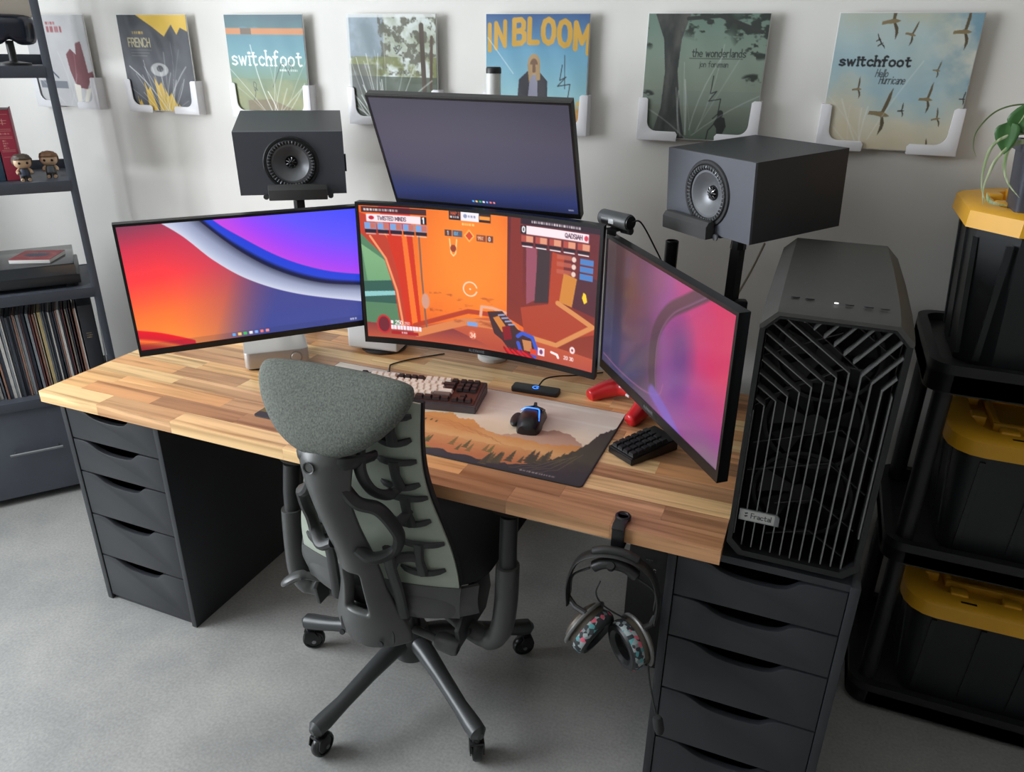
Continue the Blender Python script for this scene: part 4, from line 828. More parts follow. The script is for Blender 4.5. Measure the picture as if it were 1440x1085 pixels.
# ================================================================== DESK MAT
def mat_art():
    c = Canvas(470, 209); X, Y = c.X/c.A, c.Y; n = c.noise(5, 5, 100, 5); n2 = c.noise(14, 22, 102, 4)
    c.grad([(0, (214, 202, 190)), (.3, (230, 218, 204)), (.5, (236, 216, 190)), (1, (206, 176, 140))], np.clip(Y*1.1+.2*(n-.5), 0, 1)); c.put(np.clip((c.noise(2, 16, 101)-.55)*5, 0, 1)*(Y < .45), (244, 238, 228), .5)
    def P(p): return [(x*c.A, y) for x, y in p]
    def wob(pts, seed, amp=.012, k=8):
        g = random.Random(seed); out = []
        for (x0, y0), (x1, y1) in zip(pts, pts[1:]):
            for i in range(k): t = i/k; out.append((x0+(x1-x0)*t, y0+(y1-y0)*t+g.uniform(-amp, amp)))
        return out+[pts[-1]]
    # far pink peak on the right, orange range in the middle
    c.gradmask(c.polymask(P(wob([(.66, .62), (.72, .60), (.78, .50), (.84, .42), (.89, .44), (.94, .54), (.97, .60)], 1)+[(.97, .9), (.66, .9)])), [(.4, (172, 134, 116)), (.62, (204, 162, 138)), (.8, (212, 160, 116))], Y+.05*(n2-.5))
    c.gradmask(c.polymask(P(wob([(.20, .66), (.36, .58), (.44, .52), (.50, .47), (.53, .45), (.56, .50), (.60, .48), (.64, .56), (.70, .62), (.76, .60), (.84, .62), (.92, .56), (1, .6)], 2)+[(1, 1), (.2, 1)])), [(.42, (232, 164, 92)), (.58, (214, 146, 84)), (.72, (224, 170, 112)), (.9, (198, 132, 84))], Y+.10*(n-.5)+.05*(n2-.5))
    for k in range(7): c.stroke(P(wob([(.42+.03*k, .56+.015*k), (.52+.03*k, .55+.02*k), (.62+.02*k, .60+.02*k)], 20+k)), .007, (196, 126, 74), .5)
    # green hillside and lake on the left
    c.gradmask(c.polymask(P(wob([(0, .62), (.2, .58), (.34, .60), (.42, .66), (.50, .76), (.60, .80), (.72, .82)], 3)+[(.72, 1), (0, 1)])), [(.6, (150, 134, 78)), (.75, (164, 146, 78)), (.9, (118, 104, 58))], Y+.12*(n-.5)+.06*(n2-.5))
    c.poly(P(wob([(.10, .72), (.30, .66), (.40, .72), (.34, .78), (.2, .8)], 4, .008)), (226, 208, 180)); c.stroke(P([(.12, .745), (.36, .72)]), .008, (206, 186, 150), .7)
    c.gradmask(c.polymask(P(wob([(.46, .80), (.56, .74), (.66, .76), (.76, .72), (.88, .74)], 5)+[(.88, .96), (.46, .96)])), [(.7, (218, 160, 100)), (.9, (196, 118, 76))], Y+.08*(n2-.5))
    # dark foreground rising to tall firs at the right
    c.gradmask(c.polymask(P(wob([(0, .93), (.3, .90), (.46, .90), (.60, .93), (.74, .95), (.82, .90), (.88, .80), (.92, .68), (.95, .52), (.965, .36), (1, .22)], 6, .016)+[(1, 1), (0, 1)])), [(.3, (66, 60, 58)), (.7, (80, 74, 60)), (.9, (64, 58, 62)), (1, (58, 54, 60))], Y+.15*(n2-.5))
    g = random.Random(9)
    def fir(x, y, h, col):
        w_ = h*.20
        for q in range(4): c.poly(P([(x-w_*(1-q*.2)/c.A, y-q*h*.22), (x+w_*(1-q*.2)/c.A, y-q*h*.22), (x, y-h*.42-q*h*.2)]), col, .92)
    for k in range(30): x = g.uniform(.34, .72); fir(x, .84+.06*g.random(), g.uniform(.06, .12), g.choice([(116, 108, 60), (98, 90, 56), (134, 108, 66)]))
    for k in range(26): x = g.uniform(.72, .95); fir(x, .98-(x-.70)*1.0+.04*g.random(), g.uniform(.08, .16), g.choice([(84, 76, 58), (96, 84, 60), (74, 68, 58)]))
    for k in range(10): x = .345+.018*k; c.ell(x*c.A, .565+.004*k+.006*math.sin(k*2.1), .007, .014, (98, 84, 54))
    c.poly(P([(.50, .93), (.54, .905), (.57, .93), (.54, .95)]), (150, 140, 66))
    for k in range(4): c.stroke(P(wob([(.80+.025*k, .96), (.86+.02*k, .88), (.92+.012*k, .74-.03*k)], 40+k, .01, 4)), .005, (128, 112, 92), .7)
    c.dashes(.83*c.A, .955, .016, 12, (176, 166, 166), .9, 12)
    return c
dm = new_obj('desk_mat', prism(rrect(-.4475, .4475, -.2, .2, .012), .003, .0006, M=RX(math.radians(90))), mat('mat_rubber', (50, 50, 54), .6), None, (1.0875, .3115, DZ+.0)); tag(dm, 'wide printed desk mat with an orange mountain landscape', 'desk mat')
mat_art().panel('mat_print', print_mat('mat_cloth', .75), .889, .394, dm, (0, 0, .0034), (math.radians(-90), 0, 0))
MZ = DZ+.0036
# ================================================================== KEYBOARD
KEY_W = mat('keycap_cream', (240, 230, 214), .5); KEY_B = mat('keycap_brown_black', (46, 38, 40), .45); KEY_G = mat('keycap_grey', (110, 98, 92), .5); KEY_K = mat('keycap_black', (30, 31, 33), .38)
key_mesh = {}
def keycap(parent, x, y, z, w, d, m, tilt=0):
    key = (round(w, 4), round(d, 4), m.name)
    if key not in key_mesh:
        h = .0085; a, b = w/2, d/2
        lp = [[(-a, -b, 0), (a, -b, 0), (a, b, 0), (-a, b, 0)], [(-a+.0006, -b+.0006, .002), (a-.0006, -b+.0006, .002), (a-.0006, b-.0006, .002), (-a+.0006, b-.0006, .002)], [(-a+.0026, -b+.002, h), (a-.0026, -b+.002, h), (a-.0026, b-.0034, h), (-a+.0026, b-.0034, h)]]
        o = new_obj('keycap', loft(lp), m, parent, smooth=False); key_mesh[key] = o.data
    else: o = link('keycap', key_mesh[key], parent)
    o.location = (x, y, z); o.rotation_euler = (tilt, 0, 0)
kb = empty('keyboard', ((.779+1.142)/2+.014, (.417+.486)/2-.072, MZ), .192, 'brown and cream mechanical keyboard on the desk mat', 'keyboard')
KW, KD = .372, .142; th = math.radians(4.5)
body = loft([[(x, -KD/2, 0), (x, KD/2, 0), (x, KD/2, .031), (x, -KD/2, .020)] for x in (-KW/2, KW/2)]); bmesh.ops.bevel(body, geom=body.edges[:], offset=.002, segments=2, affect='EDGES')
new_obj('case', body, mat('keyboard_case', (66, 62, 66), .45, var=.05), kb)
def kz(y): return .0205+(y+KD/2)*math.tan(th)
pl_ = loft([[(x, -KD/2+.009, kz(-KD/2+.009)), (x, KD/2-.009, kz(KD/2-.009)), (x, KD/2-.009, kz(KD/2-.009)+.0016), (x, -KD/2+.009, kz(-KD/2+.009)+.0016)] for x in (-KW/2+.009, KW/2-.009)]); new_obj('key_plate', pl_, mat('keyboard_plate', (86, 52, 46), .45), kb)
U = .0189; x0 = -KW/2+.012; y0 = -KD/2+.012
rows = [(0, [(1.25, 'B')]*3+[(6.25, 'W')]+[(1.25, 'B')]*4), (1, [(2.25, 'G')]+[(1, 'W')]*10+[(2.75, 'G')]), (2, [(1.75, 'G')]+[(1, 'W')]*11+[(2.25, 'W')]), (3, [(1.5, 'G')]+[(1, 'W')]*12+[(1.5, 'B')]), (4, [(1, 'B')]+[(1, 'W')]*12+[(2, 'B')]), (5.22, [(1, 'B'), (-.5, ''), (1, 'W'), (1, 'W'), (1, 'W'), (1, 'W'), (-.25, ''), (1, 'B'), (1, 'B'), (1, 'B'), (1, 'B'), (-.25, ''), (1, 'W'), (1, 'W'), (1, 'W'), (1, 'W'), (1, 'B')])]
KM = {'B': KEY_B, 'W': KEY_W, 'G': KEY_G}
for r, ks in rows:
    x = x0; y = y0+(r+.5)*U
    for w_, m_ in ks:
        if w_ > 0: keycap(kb, x+w_*U/2, y, kz(y)+.0034, w_*U-.0009, U-.0009, KM[m_], th)
        x += abs(w_)*U
nx = x0+15.25*U
for r, n_ in ((0, 3), (1, 1), (3, 3), (4, 3), (5.22, 3)):
    for k in range(3):
        if n_ == 1 and k != 1: continue
        y = y0+(r+.5)*U; keycap(kb, nx+(k+.5)*U, y, kz(y)+.0034, U-.0009, U-.0009, KEY_B, th)
# ================================================================== NUMBER PAD
F = Vector((1.612, .249)); ax = Vector((.83, -.56)).normalized(); ay = Vector((.56, .83)).normalized()
PW, PDp = .084, .150
ctr = F-ax*PW/2+ay*PDp/2
npd = empty('number_pad', (ctr.x, ctr.y, DZ), math.atan2(ax.y, ax.x), 'small black number pad under the right monitor', 'number pad')
b_ = loft([[(x, -PDp/2, 0), (x, PDp/2, 0), (x, PDp/2, .032), (x, -PDp/2, .018)] for x in (-PW/2, PW/2)]); bmesh.ops.bevel(b_, geom=b_.edges[:], offset=.0025, segments=2, affect='EDGES'); new_obj('case', b_, BLACK_SATIN, npd)
tn = math.atan2(.014, PDp)
for i in range(4):
    for j in range(6):
        x = -PW/2+.0045+(i+.5)*.0188; y = -PDp/2+.007+(j+.5)*.0188; keycap(npd, x, y, .0178+(y+PDp/2)*math.tan(tn), .0178, .0178, KEY_K, tn)
# ================================================================== MOUSE
def mouse_bm():
    lp = []
    for t, w_, h_, dx in ((0, .012, .012, 0), (.03, .024, .024, 0), (.12, .029, .033, 0), (.3, .0325, .040, -.001), (.5, .0315, .041, -.002), (.7, .031, .036, -.001), (.88, .031, .028, 0), (.97, .027, .021, 0), (1, .02, .015, 0)):
        y = -.062+t*.124; lp.append([(dx+w_*math.copysign(abs(math.cos(a))**.75, math.cos(a)), y, (0 if math.sin(a) < 0 else h_*math.sin(a)**.8)) for a in [2*math.pi*k/24 for k in range(24)]])
    return loft(lp)
ms = empty('mouse', (1.325, .352, MZ), .15, 'black gaming mouse with a glowing blue line on the mat', 'mouse')
new_obj('body', mouse_bm(), BLACK_SATIN, ms)
new_obj('thumb_rest', pillow([(-.045+.014*math.cos(a), .0+.035*math.sin(a)) for a in [2*math.pi*k/20 for k in range(20)]], .008, .012, 6), BLACK_PLASTIC, ms, (.006, -.004, .012), (math.radians(-90), 0, 0))
BLUE = mat('blue_light', (40, 110, 240), .3, emit=(60, 130, 255), estr=1.6)
new_obj('light_strip', tube(catmull([(-.030, .012, .031), (-.016, .010, .0405), (.0, .007, .0428), (.016, .008, .0405), (.021, -.006, .0375), (.0245, -.03, .0265)], 6), .0018, 6), BLUE, ms)
for s in (-1, 1): new_obj('button', loft([[(s*.003, y, z+.002), (s*.024, y, z-.005), (s*.024, y, z-.009), (s*.003, y, z-.002)] for y, z in ((.016, .0405), (.04, .0335), (.061, .021))]), mat('mouse_button_brown', (56, 42, 38), .3), ms)  # dark brown top buttons
new_obj('scroll_wheel', lathe([(.006, -.004), (.010, -.003), (.010, .003), (.006, .004)], 20, M=T(0, .045, .031) @ RY(math.radians(90))), RUBBER, ms)
# ================================================================== WIRELESS PUCK, CABLES
wd = empty('receiver_bar', (1.262, .552, DZ), .06, 'flat black receiver bar with a blue emblem behind the mat', 'receiver')
new_obj('body', prism(rrect(-.068, .068, -.021, .021, .008), .013, .002, M=RX(math.radians(90))), BLACK_PLASTIC, wd)
new_obj('emblem', tube([(.009*math.cos(a), .009*math.sin(a), .0136) for a in np.linspace(.7, 5.9, 14)]+[(.002, .0, .0136)], .0012, 5), BLUE, wd)
CABLE = mat('cable_black', (24, 24, 25), .5)
def cable(pts, r, label, m=CABLE):
    o = new_obj('cable', tube(catmull(pts, 8), r, 8), m); tag(o, label, 'cable'); return o
cable([(1.262, .571, DZ+.008), (1.272, .60, DZ+.022), (1.30, .64, DZ+.02), (1.34, .70, DZ+.006), (1.40, .755, DZ+.004)], .0022, 'thin black cable leaving the receiver bar')
cable([(.852, .438, MZ+.024), (.842, .455, MZ+.022), (.825, .49, MZ+.006), (.80, .535, DZ+.003), (.795, .56, DZ+.003), (.83, .62, DZ+.003), (.9, .70, DZ+.003)], .0022, 'thin black cable running back from the keyboard')
# ================================================================== SILVER MINI BOX, GREY CONSOLE
SILVER = mat('silver_anodised', (186, 182, 178), .4, metal=.35)
yaw_b = .72
mb = empty('mini_amplifier', (.498+.072*-math.sin(yaw_b)+.0, .399+.072*math.cos(yaw_b), DZ), yaw_b, 'silver mini amplifier box with a round knob under the left monitor', 'amplifier')
new_obj('body', prism(rrect(-.092, .092, -.075, .075, .018, 6), .05, .003, M=T(0, 0, .006) @ RX(math.radians(90))), SILVER, mb)
new_obj('base', prism(rrect(-.085, .085, -.068, .068, .016, 6), .006, 0, M=RX(math.radians(90))), BLACK_PLASTIC, mb)
kn = new_obj('knob', lathe([(.0, .005), (.0135, .005), (.0145, .004), (.0145, .0)], 32, M=T(.055, -.075, .032) @ RX(math.radians(90))), SILVER, mb); new_obj('knob_ring', lathe([(.0158, 0), (.0178, 0), (.0178, .0016), (.0158, .0016), (.0158, 0)], 36, M=T(.055, -.075, .032) @ RX(math.radians(90)), caps=False), STEEL, mb)
GREYW = mat('console_light_grey', (206, 207, 208), .45)
gc = empty('console', (.683, .690, DZ), .12, 'light grey console box on a round base behind the left monitor', 'console')
new_obj('body', bx(-.085, .085, -.075, .075, .012, .20, .008, 3), GREYW, gc); new_obj('side_slot', bx(-.0858, -.0845, -.045, .045, .05, .17, .0004), mat('slot_dark', (60, 62, 66), .5), gc)
new_obj('base', lathe([(0, 0), (.07, 0), (.073, .003), (.073, .009), (.06, .0125), (0, .0125)], 40, M=T(.01, -.01, 0)), mat('base_dark', (40, 41, 43), .4), gc)
# ================================================================== RED GAME CONTROLLER
RED = mat('controller_red', (206, 30, 38), .32, coat=.3)
def controller():
    b = None
    def blob(pts, rad): 
        nonlocal b
        b = tube(catmull(pts, 5), [float(r) for r in np.interp(np.linspace(0, 1, (len(pts)-1)*5+1), np.linspace(0, 1, len(rad)), rad)], 14, bm=b)
    blob([(-.062, .012, .0), (-.03, .018, .002), (0, .02, .002), (.03, .018, .002), (.062, .012, 0)], [.004, .024, .021, .020, .021, .024, .004])
    blob([(-.046, .012, 0), (-.052, .012, 0), (-.07, -.022, -.004), (-.080, -.058, -.010), (-.081, -.066, -.011)], [.004, .026, .024, .020, .017, .004])
    blob([(.046, .012, 0), (.052, .012, 0), (.07, -.022, -.004), (.080, -.058, -.010), (.081, -.066, -.011)], [.004, .026, .024, .020, .017, .004])
    return b
gp = empty('game_controller', (1.525, .560, DZ+.034), math.radians(-28), 'glossy red game controller beside the right monitor', 'game controller')
gp.rotation_euler = (math.radians(10), 0, math.radians(-38)); gp.scale = (1.1, 1.1, 1.1)
o = new_obj('shell', controller(), RED, gp); rm = o.modifiers.new('blend', 'REMESH'); rm.mode = 'VOXEL'; rm.voxel_size = .0032; rm.use_smooth_shade = True; sm = o.modifiers.new('smooth', 'SMOOTH'); sm.iterations = 6
for s in (-1, 1): new_obj('thumb_stick', lathe([(.004, 0), (.004, .012), (.0095, .015), (.009, .018), (0, .0165)], 20, M=T(s*.026, .0, .017)), BLACK_PLASTIC, gp)
new_obj('touch_pad', bx(-.024, .024, .012, .032, .019, .0245, .002), BLACK_PLASTIC, gp); new_obj('face_buttons', lathe([(0, 0), (.0145, 0), (.0145, .005), (0, .0052)], 20, M=T(.056, .012, .019)), BLACK_PLASTIC, gp); new_obj('direction_pad', lathe([(0, 0), (.0135, 0), (.0135, .005), (0, .0052)], 4, M=T(-.056, .012, .019)), BLACK_PLASTIC, gp)
new_obj('port', bx(-.007, .007, -.0055, -.0005, -.002, .004, .001), WHITE_PLASTIC, gp)
# ================================================================== WEBCAM ON THE RIGHT MONITOR
WC = MR @ Vector((-.285, .012, .18+.040))
wc = empty('webcam', matrix=pose(WC, -.52, 0, 0), label='grey cylindrical webcam clipped on top of the right monitor', cat='webcam')
new_obj('body', tube([(-.048, 0, 0), (-.047, 0, 0), (-.044, 0, 0), (.044, 0, 0), (.047, 0, 0), (.048, 0, 0)], [.016, .0185, .0195, .0195, .0185, .016], 28), mat('webcam_graphite', (66, 68, 70), .4), wc)
new_obj('lens_window', tube([(-.034, -.0035, -.001), (-.033, -.0035, -.001), (.0, -.0035, -.001), (.001, -.0035, -.001)], [.0145, .0165, .0165, .0145], 24), BLACK_SATIN, wc)
new_obj('shutter', box(.018, .004, .012, (.002, -.0185, -.002), .001), mat('shutter_light', (170, 172, 174), .4), wc); new_obj('end_cap', tube([(.048, 0, 0), (.051, 0, 0)], .0165, 24), BLACK_SATIN, wc)
cl = box(.034, .042, .005, (0, .006, -.0235), .001); cl = box(.03, .005, .014, (0, -.013, -.030), .001, bm=cl); cl = box(.02, .02, .012, (.0, .004, -.018), .002, bm=cl); new_obj('clip', cl, BLACK_PLASTIC, wc)
new_obj('hinge', lathe([(0, -.015), (.009, -.015), (.009, .015), (0, .015)], 20, M=T(.02, .02, -.026) @ RY(math.radians(90))), DARK_GREY, wc)
e0 = pose(WC, -.52) @ Vector((.05, .004, .002)); cable([e0, e0+Vector((.02, .015, -.004)), (1.556, .60, 1.155), (1.576, .64, 1.10), (1.60, .655, 1.06), (1.62, .66, .98)], .0021, 'thin black cable from the webcam down behind the right monitor')
cable([(1.80, .78, 1.16), (1.775, .80, 1.08), (1.745, .80, 1.0), (1.70, .79, .86), (1.68, .77, .742)], .003, 'pale speaker wire beside the right stand', mat('wire_clear', (176, 170, 150), .35))
# ================================================================== POWER UNIT UNDER THE DESK
up = empty('power_backup', (1.668, .40, 0), 0, 'black backup power box on the floor under the desk', 'power supply')
new_obj('body', bx(-.072, .072, 0, .30, .01, .44, .008), mat('ups_black', (32, 32, 33), .45), up); new_obj('foot_rail', bx(-.06, .06, .02, .28, 0, .011), RUBBER, up)
uc = Canvas(60, 40, (32, 32, 33)); uc.text('APC', .2, .25, .4, (245, 245, 245), .17, gap=.22); uc.panel('logo', print_mat('small_print', .5), .04, .027, up, (-.004, -.0006, .343))
uc = Canvas(60, 30, (32, 32, 33)); uc.dashes(.3, .3, .16, 5, (120, 120, 120), 1, 2); uc.dashes(.7, .62, .12, 3, (110, 110, 110), 1, 4); uc.panel('model_print', print_mat('small_print', .5), .034, .017, up, (-.012, -.0006, .374))
# ================================================================== OFFICE CHAIR
CH = empty('office_chair', (1.098, .07, 0), .0, 'grey ergonomic office chair with headrest, pushed up to the desk', 'office chair')
GRAPH = mat('chair_graphite', (74, 75, 74), .38, var=.03, bump=.04, bscale=300); GRAPH_D = mat('chair_graphite_dark', (52, 53, 53), .42)
PALE = mat('back_shell_pale', (158, 166, 152), .42, var=.03, vscale=14); FABRIC = mat('headrest_fabric', (114, 118, 110), .9, col2=(80, 85, 80), vscale=260, bump=.8, bscale=420)
SEATF = mat('seat_fabric_black', (32, 33, 35), .9, bump=.3, bscale=500); RIBM = mat('support_black', (44, 45, 45), .5); LEGM = mat('base_grey', (70, 72, 73), .36, metal=.25)
# base
BX, BY = -.020, .052
new_obj('hub', lathe([(0, .085), (.035, .085), (.05, .095), (.055, .12), (.052, .16), (.04, .185), (0, .185)], 32, M=T(BX, BY, 0)), LEGM, CH)
new_obj('gas_column', lathe([(.026, .18), (.026, .28), (.019, .282), (.019, .37)], 24, M=T(BX, BY, 0)), BLACK_SATIN, CH)
wheel_me = None; yoke_me = None
wrng = random.Random(4)
sw = [math.radians(a) for a in (40, 150, 215, 262, 300)]
for k in range(5):
    a = math.radians(39+72*k); ca, sa = math.cos(a), math.sin(a)
    P = [(.03, .150), (.08, .148), (.16, .132), (.25, .110), (.310, .099), (.337, .0955), (.350, .095)]; Rr = [.027, .026, .022, .020, .0235, .0225, .009]
    t_ = tube([(BX+r*ca, BY+r*sa, z) for r, z in P], Rr, 14, flat=.95); new_obj('star_leg', t_, LEGM, CH)
    cs = None
    if yoke_me is None:
        y_ = lathe([(.0, .052), (.012, .052), (.012, .078), (.006, .078), (.006, .095), (0, .095)], 16)
        y_ = prism([(-.012, .03), (.012, .028), (.020, .045), (.014, .066), (-.012, .066), (-.022, .05)], .004, .001, bm=y_, M=T(.0, -.0185, 0)); y_ = prism([(-.012, .03), (.012, .028), (.020, .045), (.014, .066), (-.012, .066), (-.022, .05)], .004, .001, bm=y_, M=T(.0, .0145, 0)); y_ = bx(-.012, .014, -.0185, .0185, .060, .068, .002, bm=y_)
        yo = new_obj('caster', y_, BLACK_SATIN, CH); yoke_me = yo.data
        wo = new_obj('wheel', lathe([(.004, -.010), (.022, -.010), (.023, -.006), (.024, -.012), (.029, -.011), (.0318, -.006), (.0322, 0), (.0318, .006), (.029, .011), (.024, .012), (.023, .006), (.022, .010), (.004, .010)], 36, M=RX(math.radians(90))), mat('wheel_black', (26, 27, 28), .3), yo, (-.008, 0, .0325)); wheel_me = wo.data
        ho = new_obj('axle', lathe([(0, -.0195), (.006, -.0195), (.006, .0195), (0, .0195)], 16, M=RX(math.radians(90))), STEEL, yo, (-.008, 0, .0325)); axle_me = ho.data
    else:
        yo = link('caster', yoke_me, CH); wo = link('wheel', wheel_me, yo, (-.008, 0, .0325)); link('axle', axle_me, yo, (-.008, 0, .0325))
    yo.location = (BX+.330*ca, BY+.330*sa, 0); yo.rotation_euler = (0, 0, sw[k])
# mechanism under the seat
mech = box(.20, .26, .05, (0, .03, .385), .012, 3); mech = box(.10, .20, .06, (0, -.04, .355), .015, 3, bm=mech); new_obj('tilt_mechanism', mech, GRAPH_D, CH)
new_obj('tension_knob', lathe([(0, .0), (.010, .0), (.010, .06), (.019, .064), (.023, .076), (.023, .112), (.019, .122), (.014, .123), (.013, .115), (0, .115)], 28, M=T(.075, -.095, .325) @ RY(math.radians(98))), GRAPH, CH)
lv = tube(catmull([(-.14, -.08, .385), (-.19, -.095, .395), (-.235, -.115, .402), (-.275, -.135, .378)], 6), [.010]*6+[.013]*5+[.019]*5+[.018, .016, .010], 12, flat=.55, up=(0, 0, 1)); new_obj('tilt_lever', lv, GRAPH, CH)
for s in (-1, 1):
    br = prism([(-.09, .305), (.06, .31), (.09, .36), (.075, .44), (-.02, .44), (-.10, .36)], .012, .002, M=T(s*.205+(.006 if s < 0 else -.006), 0, 0) @ RZ(math.radians(90))); new_obj('side_bracket', br, GRAPH_D, CH)
    for y_, z_ in ((-.03, .395), (-.06, .335)): new_obj('bolt', lathe([(0, 0), (.007, 0), (.007, .004), (0, .004)], 14, M=T(s*.206, y_, z_) @ RY(math.radians(90*s))), RUBBER, CH)
# seat
seat_o = [(x, z) for x, z in rrect(-.245, .245, -.10, .38, .09, 8)]
sb = pillow(seat_o, .030, .035, 8, power=4); xform(sb, T(0, .0, .492) @ RX(math.radians(90)) @ Matrix.Scale(-1, 4, (0, 0, 1)))
for v in sb.verts:
    if v.co.y > .28: v.co.z -= (v.co.y-.28)**2*1.6
new_obj('seat', sb, SEATF, CH)
def pan_fn(u, v):
    a = (u-.5)*2; x = a*.238; y = -.135+.065*abs(a)**3.0; z = .405+.075*(v)+.012*abs(a)**2
    return (x, y-.010*math.sin(v*math.pi), z)
new_obj('seat_shell', sheet(pan_fn, 28, 6, .016), GRAPH, CH)
# backrest surface: local x,z -> y (edge profile read off the photo, gently dished)
BE = [(.49, .210, -.108), (.577, .205, -.119), (.64, .188, -.124), (.70, .168, -.132), (.765, .156, -.148), (.82, .154, -.160), (.859, .154, -.166), (.923, .154, -.164), (1.0, .152, -.150)]
def b_edge(z): zs = [p[0] for p in BE]; return float(np.interp(z, zs, [p[1] for p in BE])), float(np.interp(z, zs, [p[2] for p in BE]))
def b_smooth(z):
    q = [b_edge(z+d) for d in (-.04, -.02, 0, .02, .04)]; return sum(p[0] for p in q)/5, sum(p[1] for p in q)/5
def back_y(x, z):
    hw, y = b_smooth(z); return y+.85*(x*x-hw*hw)
ZB0, ZB1 = .502, .974
def back_fn(u, v, ex=0.0):
    z = ZB0+(ZB1-ZB0)*v; q = (u-.5)*2; x = q*(b_smooth(z)[0]+ex); return (x, back_y(x, z), z-(.03*max(0, abs(q)-.75)**1.5 if v > .9 else 0))
new_obj('back_shell', sheet(lambda u, v: back_fn(u, v), 30, 40, .007), PALE, CH, sharp=50)
new_obj('back_fabric', sheet(lambda u, v: back_fn(u, v, .004), 30, 40, .018, offs=-.0145), SEATF, CH, sharp=50)
def skirt_fn(u, v):
    z = .41+.094*v; x = (u-.5)*2*(.204+.008*v); hw, y = b_smooth(.492); return (x, y+.85*(x*x-hw*hw)+.012*(1-v)**2, z)
new_obj('back_skirt', sheet(skirt_fn, 24, 6, .013), GRAPH, CH)
# I-shaped flexing supports riding on the rear of the back
def on_back(x, z, off=.012): return Vector((x, back_y(x, z)-off, z))
rowsI = [(.945, .885, .100, .038), (.845, .775, .104, .042), (.750, .676, .114, .044), (.628, .546, .134, .050)]
for s in (-1, 1):
    for zt, zb, xc, hw in rowsI:
        b_ = None
        for z, lift in ((zt, .006), (zb, .010)):
            P = [on_back(s*(xc+hw*q), z+lift*(abs(q)**2)*(1 if z == zb else .6)-.004*(1 if z == zt else 0), .011-.007*abs(q)**3) for q in np.linspace(-1, 1, 9)]
            b_ = tube(P, [.004, .0075, .008, .0085, .009, .0085, .008, .0075, .005], 8, flat=.7, bm=b_, up=(0, 1, 0))
        b_ = tube([on_back(s*(xc-.002), zt, .013), on_back(s*xc, (zt+zb)/2, .016), on_back(s*(xc+.004), zb, .013)], [.013, .0115, .014], 8, flat=.7, bm=b_, up=(0, 1, 0))
        new_obj('back_support', b_, RIBM, CH)
# central spine blade
SP = [(.335, -.190, .097), (.37, -.197, .097), (.41, -.202, .085), (.45, -.206, .069), (.50, -.212, .054), (.55, -.219, .048), (.60, -.232, .044), (.65, -.251, .041), (.70, -.270, .039), (.76, -.292, .040), (.82, -.306, .048), (.87, -.308, .057), (.905, -.288, .062), (.94, -.255, .060)]
def sp_at(z):
    zs = [p[0] for p in SP]; return float(np.interp(z, zs, [p[1] for p in SP])), float(np.interp(z, zs, [p[2] for p in SP]))
def spine_fn(u, v):
    z = .335+.605*v; y, hw = sp_at(z); q = (u-.5)*2
    return (q*hw, y+.012+.035*abs(q)**2.2*(hw/.06)**.5, z-(.014*(1-abs(q)) if v < .03 else 0))
o = new_obj('spine', sheet(spine_fn, 16, 44, .026, hole=lambda u, v: abs(u-.44) < .20 and .17 < v < .36), GRAPH, CH, sharp=180)
sm_ = o.modifiers.new('round', 'SUBSURF'); sm_.levels = 1; sm_.render_levels = 2
new_obj('spine_button', lathe([(.010, .002), (.0125, .003), (.0125, 0), (0, 0), (0, .0005), (.009, .0005)], 24, M=T(-.012, sp_at(.868)[0]-.001, .868) @ RX(math.radians(84)), caps=False), GRAPH, CH)
for x_ in (-.06, .045): new_obj('bolt', lathe([(0, 0), (.007, 0), (.007, .004), (0, .004)], 14, M=T(x_, -.193, .350) @ RX(math.radians(80))), RUBBER, CH)
new_obj('spine_foot', loft([[(x, y, z) for x, z in rrect(-w_, w_, z0_, z1_, .015, 4)] for y, w_, z0_, z1_ in ((-.18, .072, .34, .39), (-.11, .068, .34, .39), (-.02, .06, .345, .40))]), GRAPH_D, CH)
# struts carrying the back from the spine
def strut(pts, r, flat=.6, name='back_strut', m=RIBM): new_obj(name, tube(catmull(pts, 6), r, 10, flat=flat, up=(0, 1, 0)), m, CH)
for s in (-1, 1):
    strut([(s*.025, -.285, .872), (s*.05, -.278, .875), (s*.066, -.250, .872), (s*.074, -.215, .866)], .0165)
    strut([(s*.066, -.235, .925), (s*.064, -.250, .855), (s*.071, -.228, .795), (s*.090, -.200, .770), on_back(s*.108, .778, .012)], [.012]*4+[.0145]*17+[.010]*4)
    strut([(s*.028, -.275, .835), (s*.050, -.268, .795), (s*.066, -.262, .778), (s*.092, -.238, .758), (s*.108, -.214, .712), (s*.112, -.196, .668), (s*.100, -.200, .632), (s*.064, -.228, .622), (s*.03, -.232, .640)], .012, 1.35)
    strut([(s*.106, -.205, .700), (s*.115, -.178, .708), on_back(s*.116, .712, .010)], .011)
    strut([(s*.080, -.185, .575), (s*.088, -.178, .592), (s*.11, -.162, .594), on_back(s*.132, .590, .012)], .0135)
    strut([(s*.082, -.195, .63), (s*.078, -.185, .575), (s*.085, -.170, .50), (s*.09, -.160, .42)], .0145)
# headrest
ho_ = [tuple(p)[:2] for p in catmull([(x, z, 0) for x, z in ((-.158, .084), (-.09, .091), (0, .093), (.09, .091), (.158, .084), (.176, .069), (.174, .040), (.150, -.005), (.102, -.055), (.050, -.082), (0, -.088), (-.050, -.082), (-.102, -.055), (-.150, -.005), (-.174, .040), (-.176, .069))], 4, True)]
hb = pillow(ho_, .030, .034, 10, warp=lambda v: Vector((v.x, v.y+-.15*v.x*v.x, v.z)), power=3.4, centre=(0, .01)); xform(hb, T(-.008, -.240, .958) @ RX(math.radians(-35)))
new_obj('headrest', hb, FABRIC, CH, sharp=180)
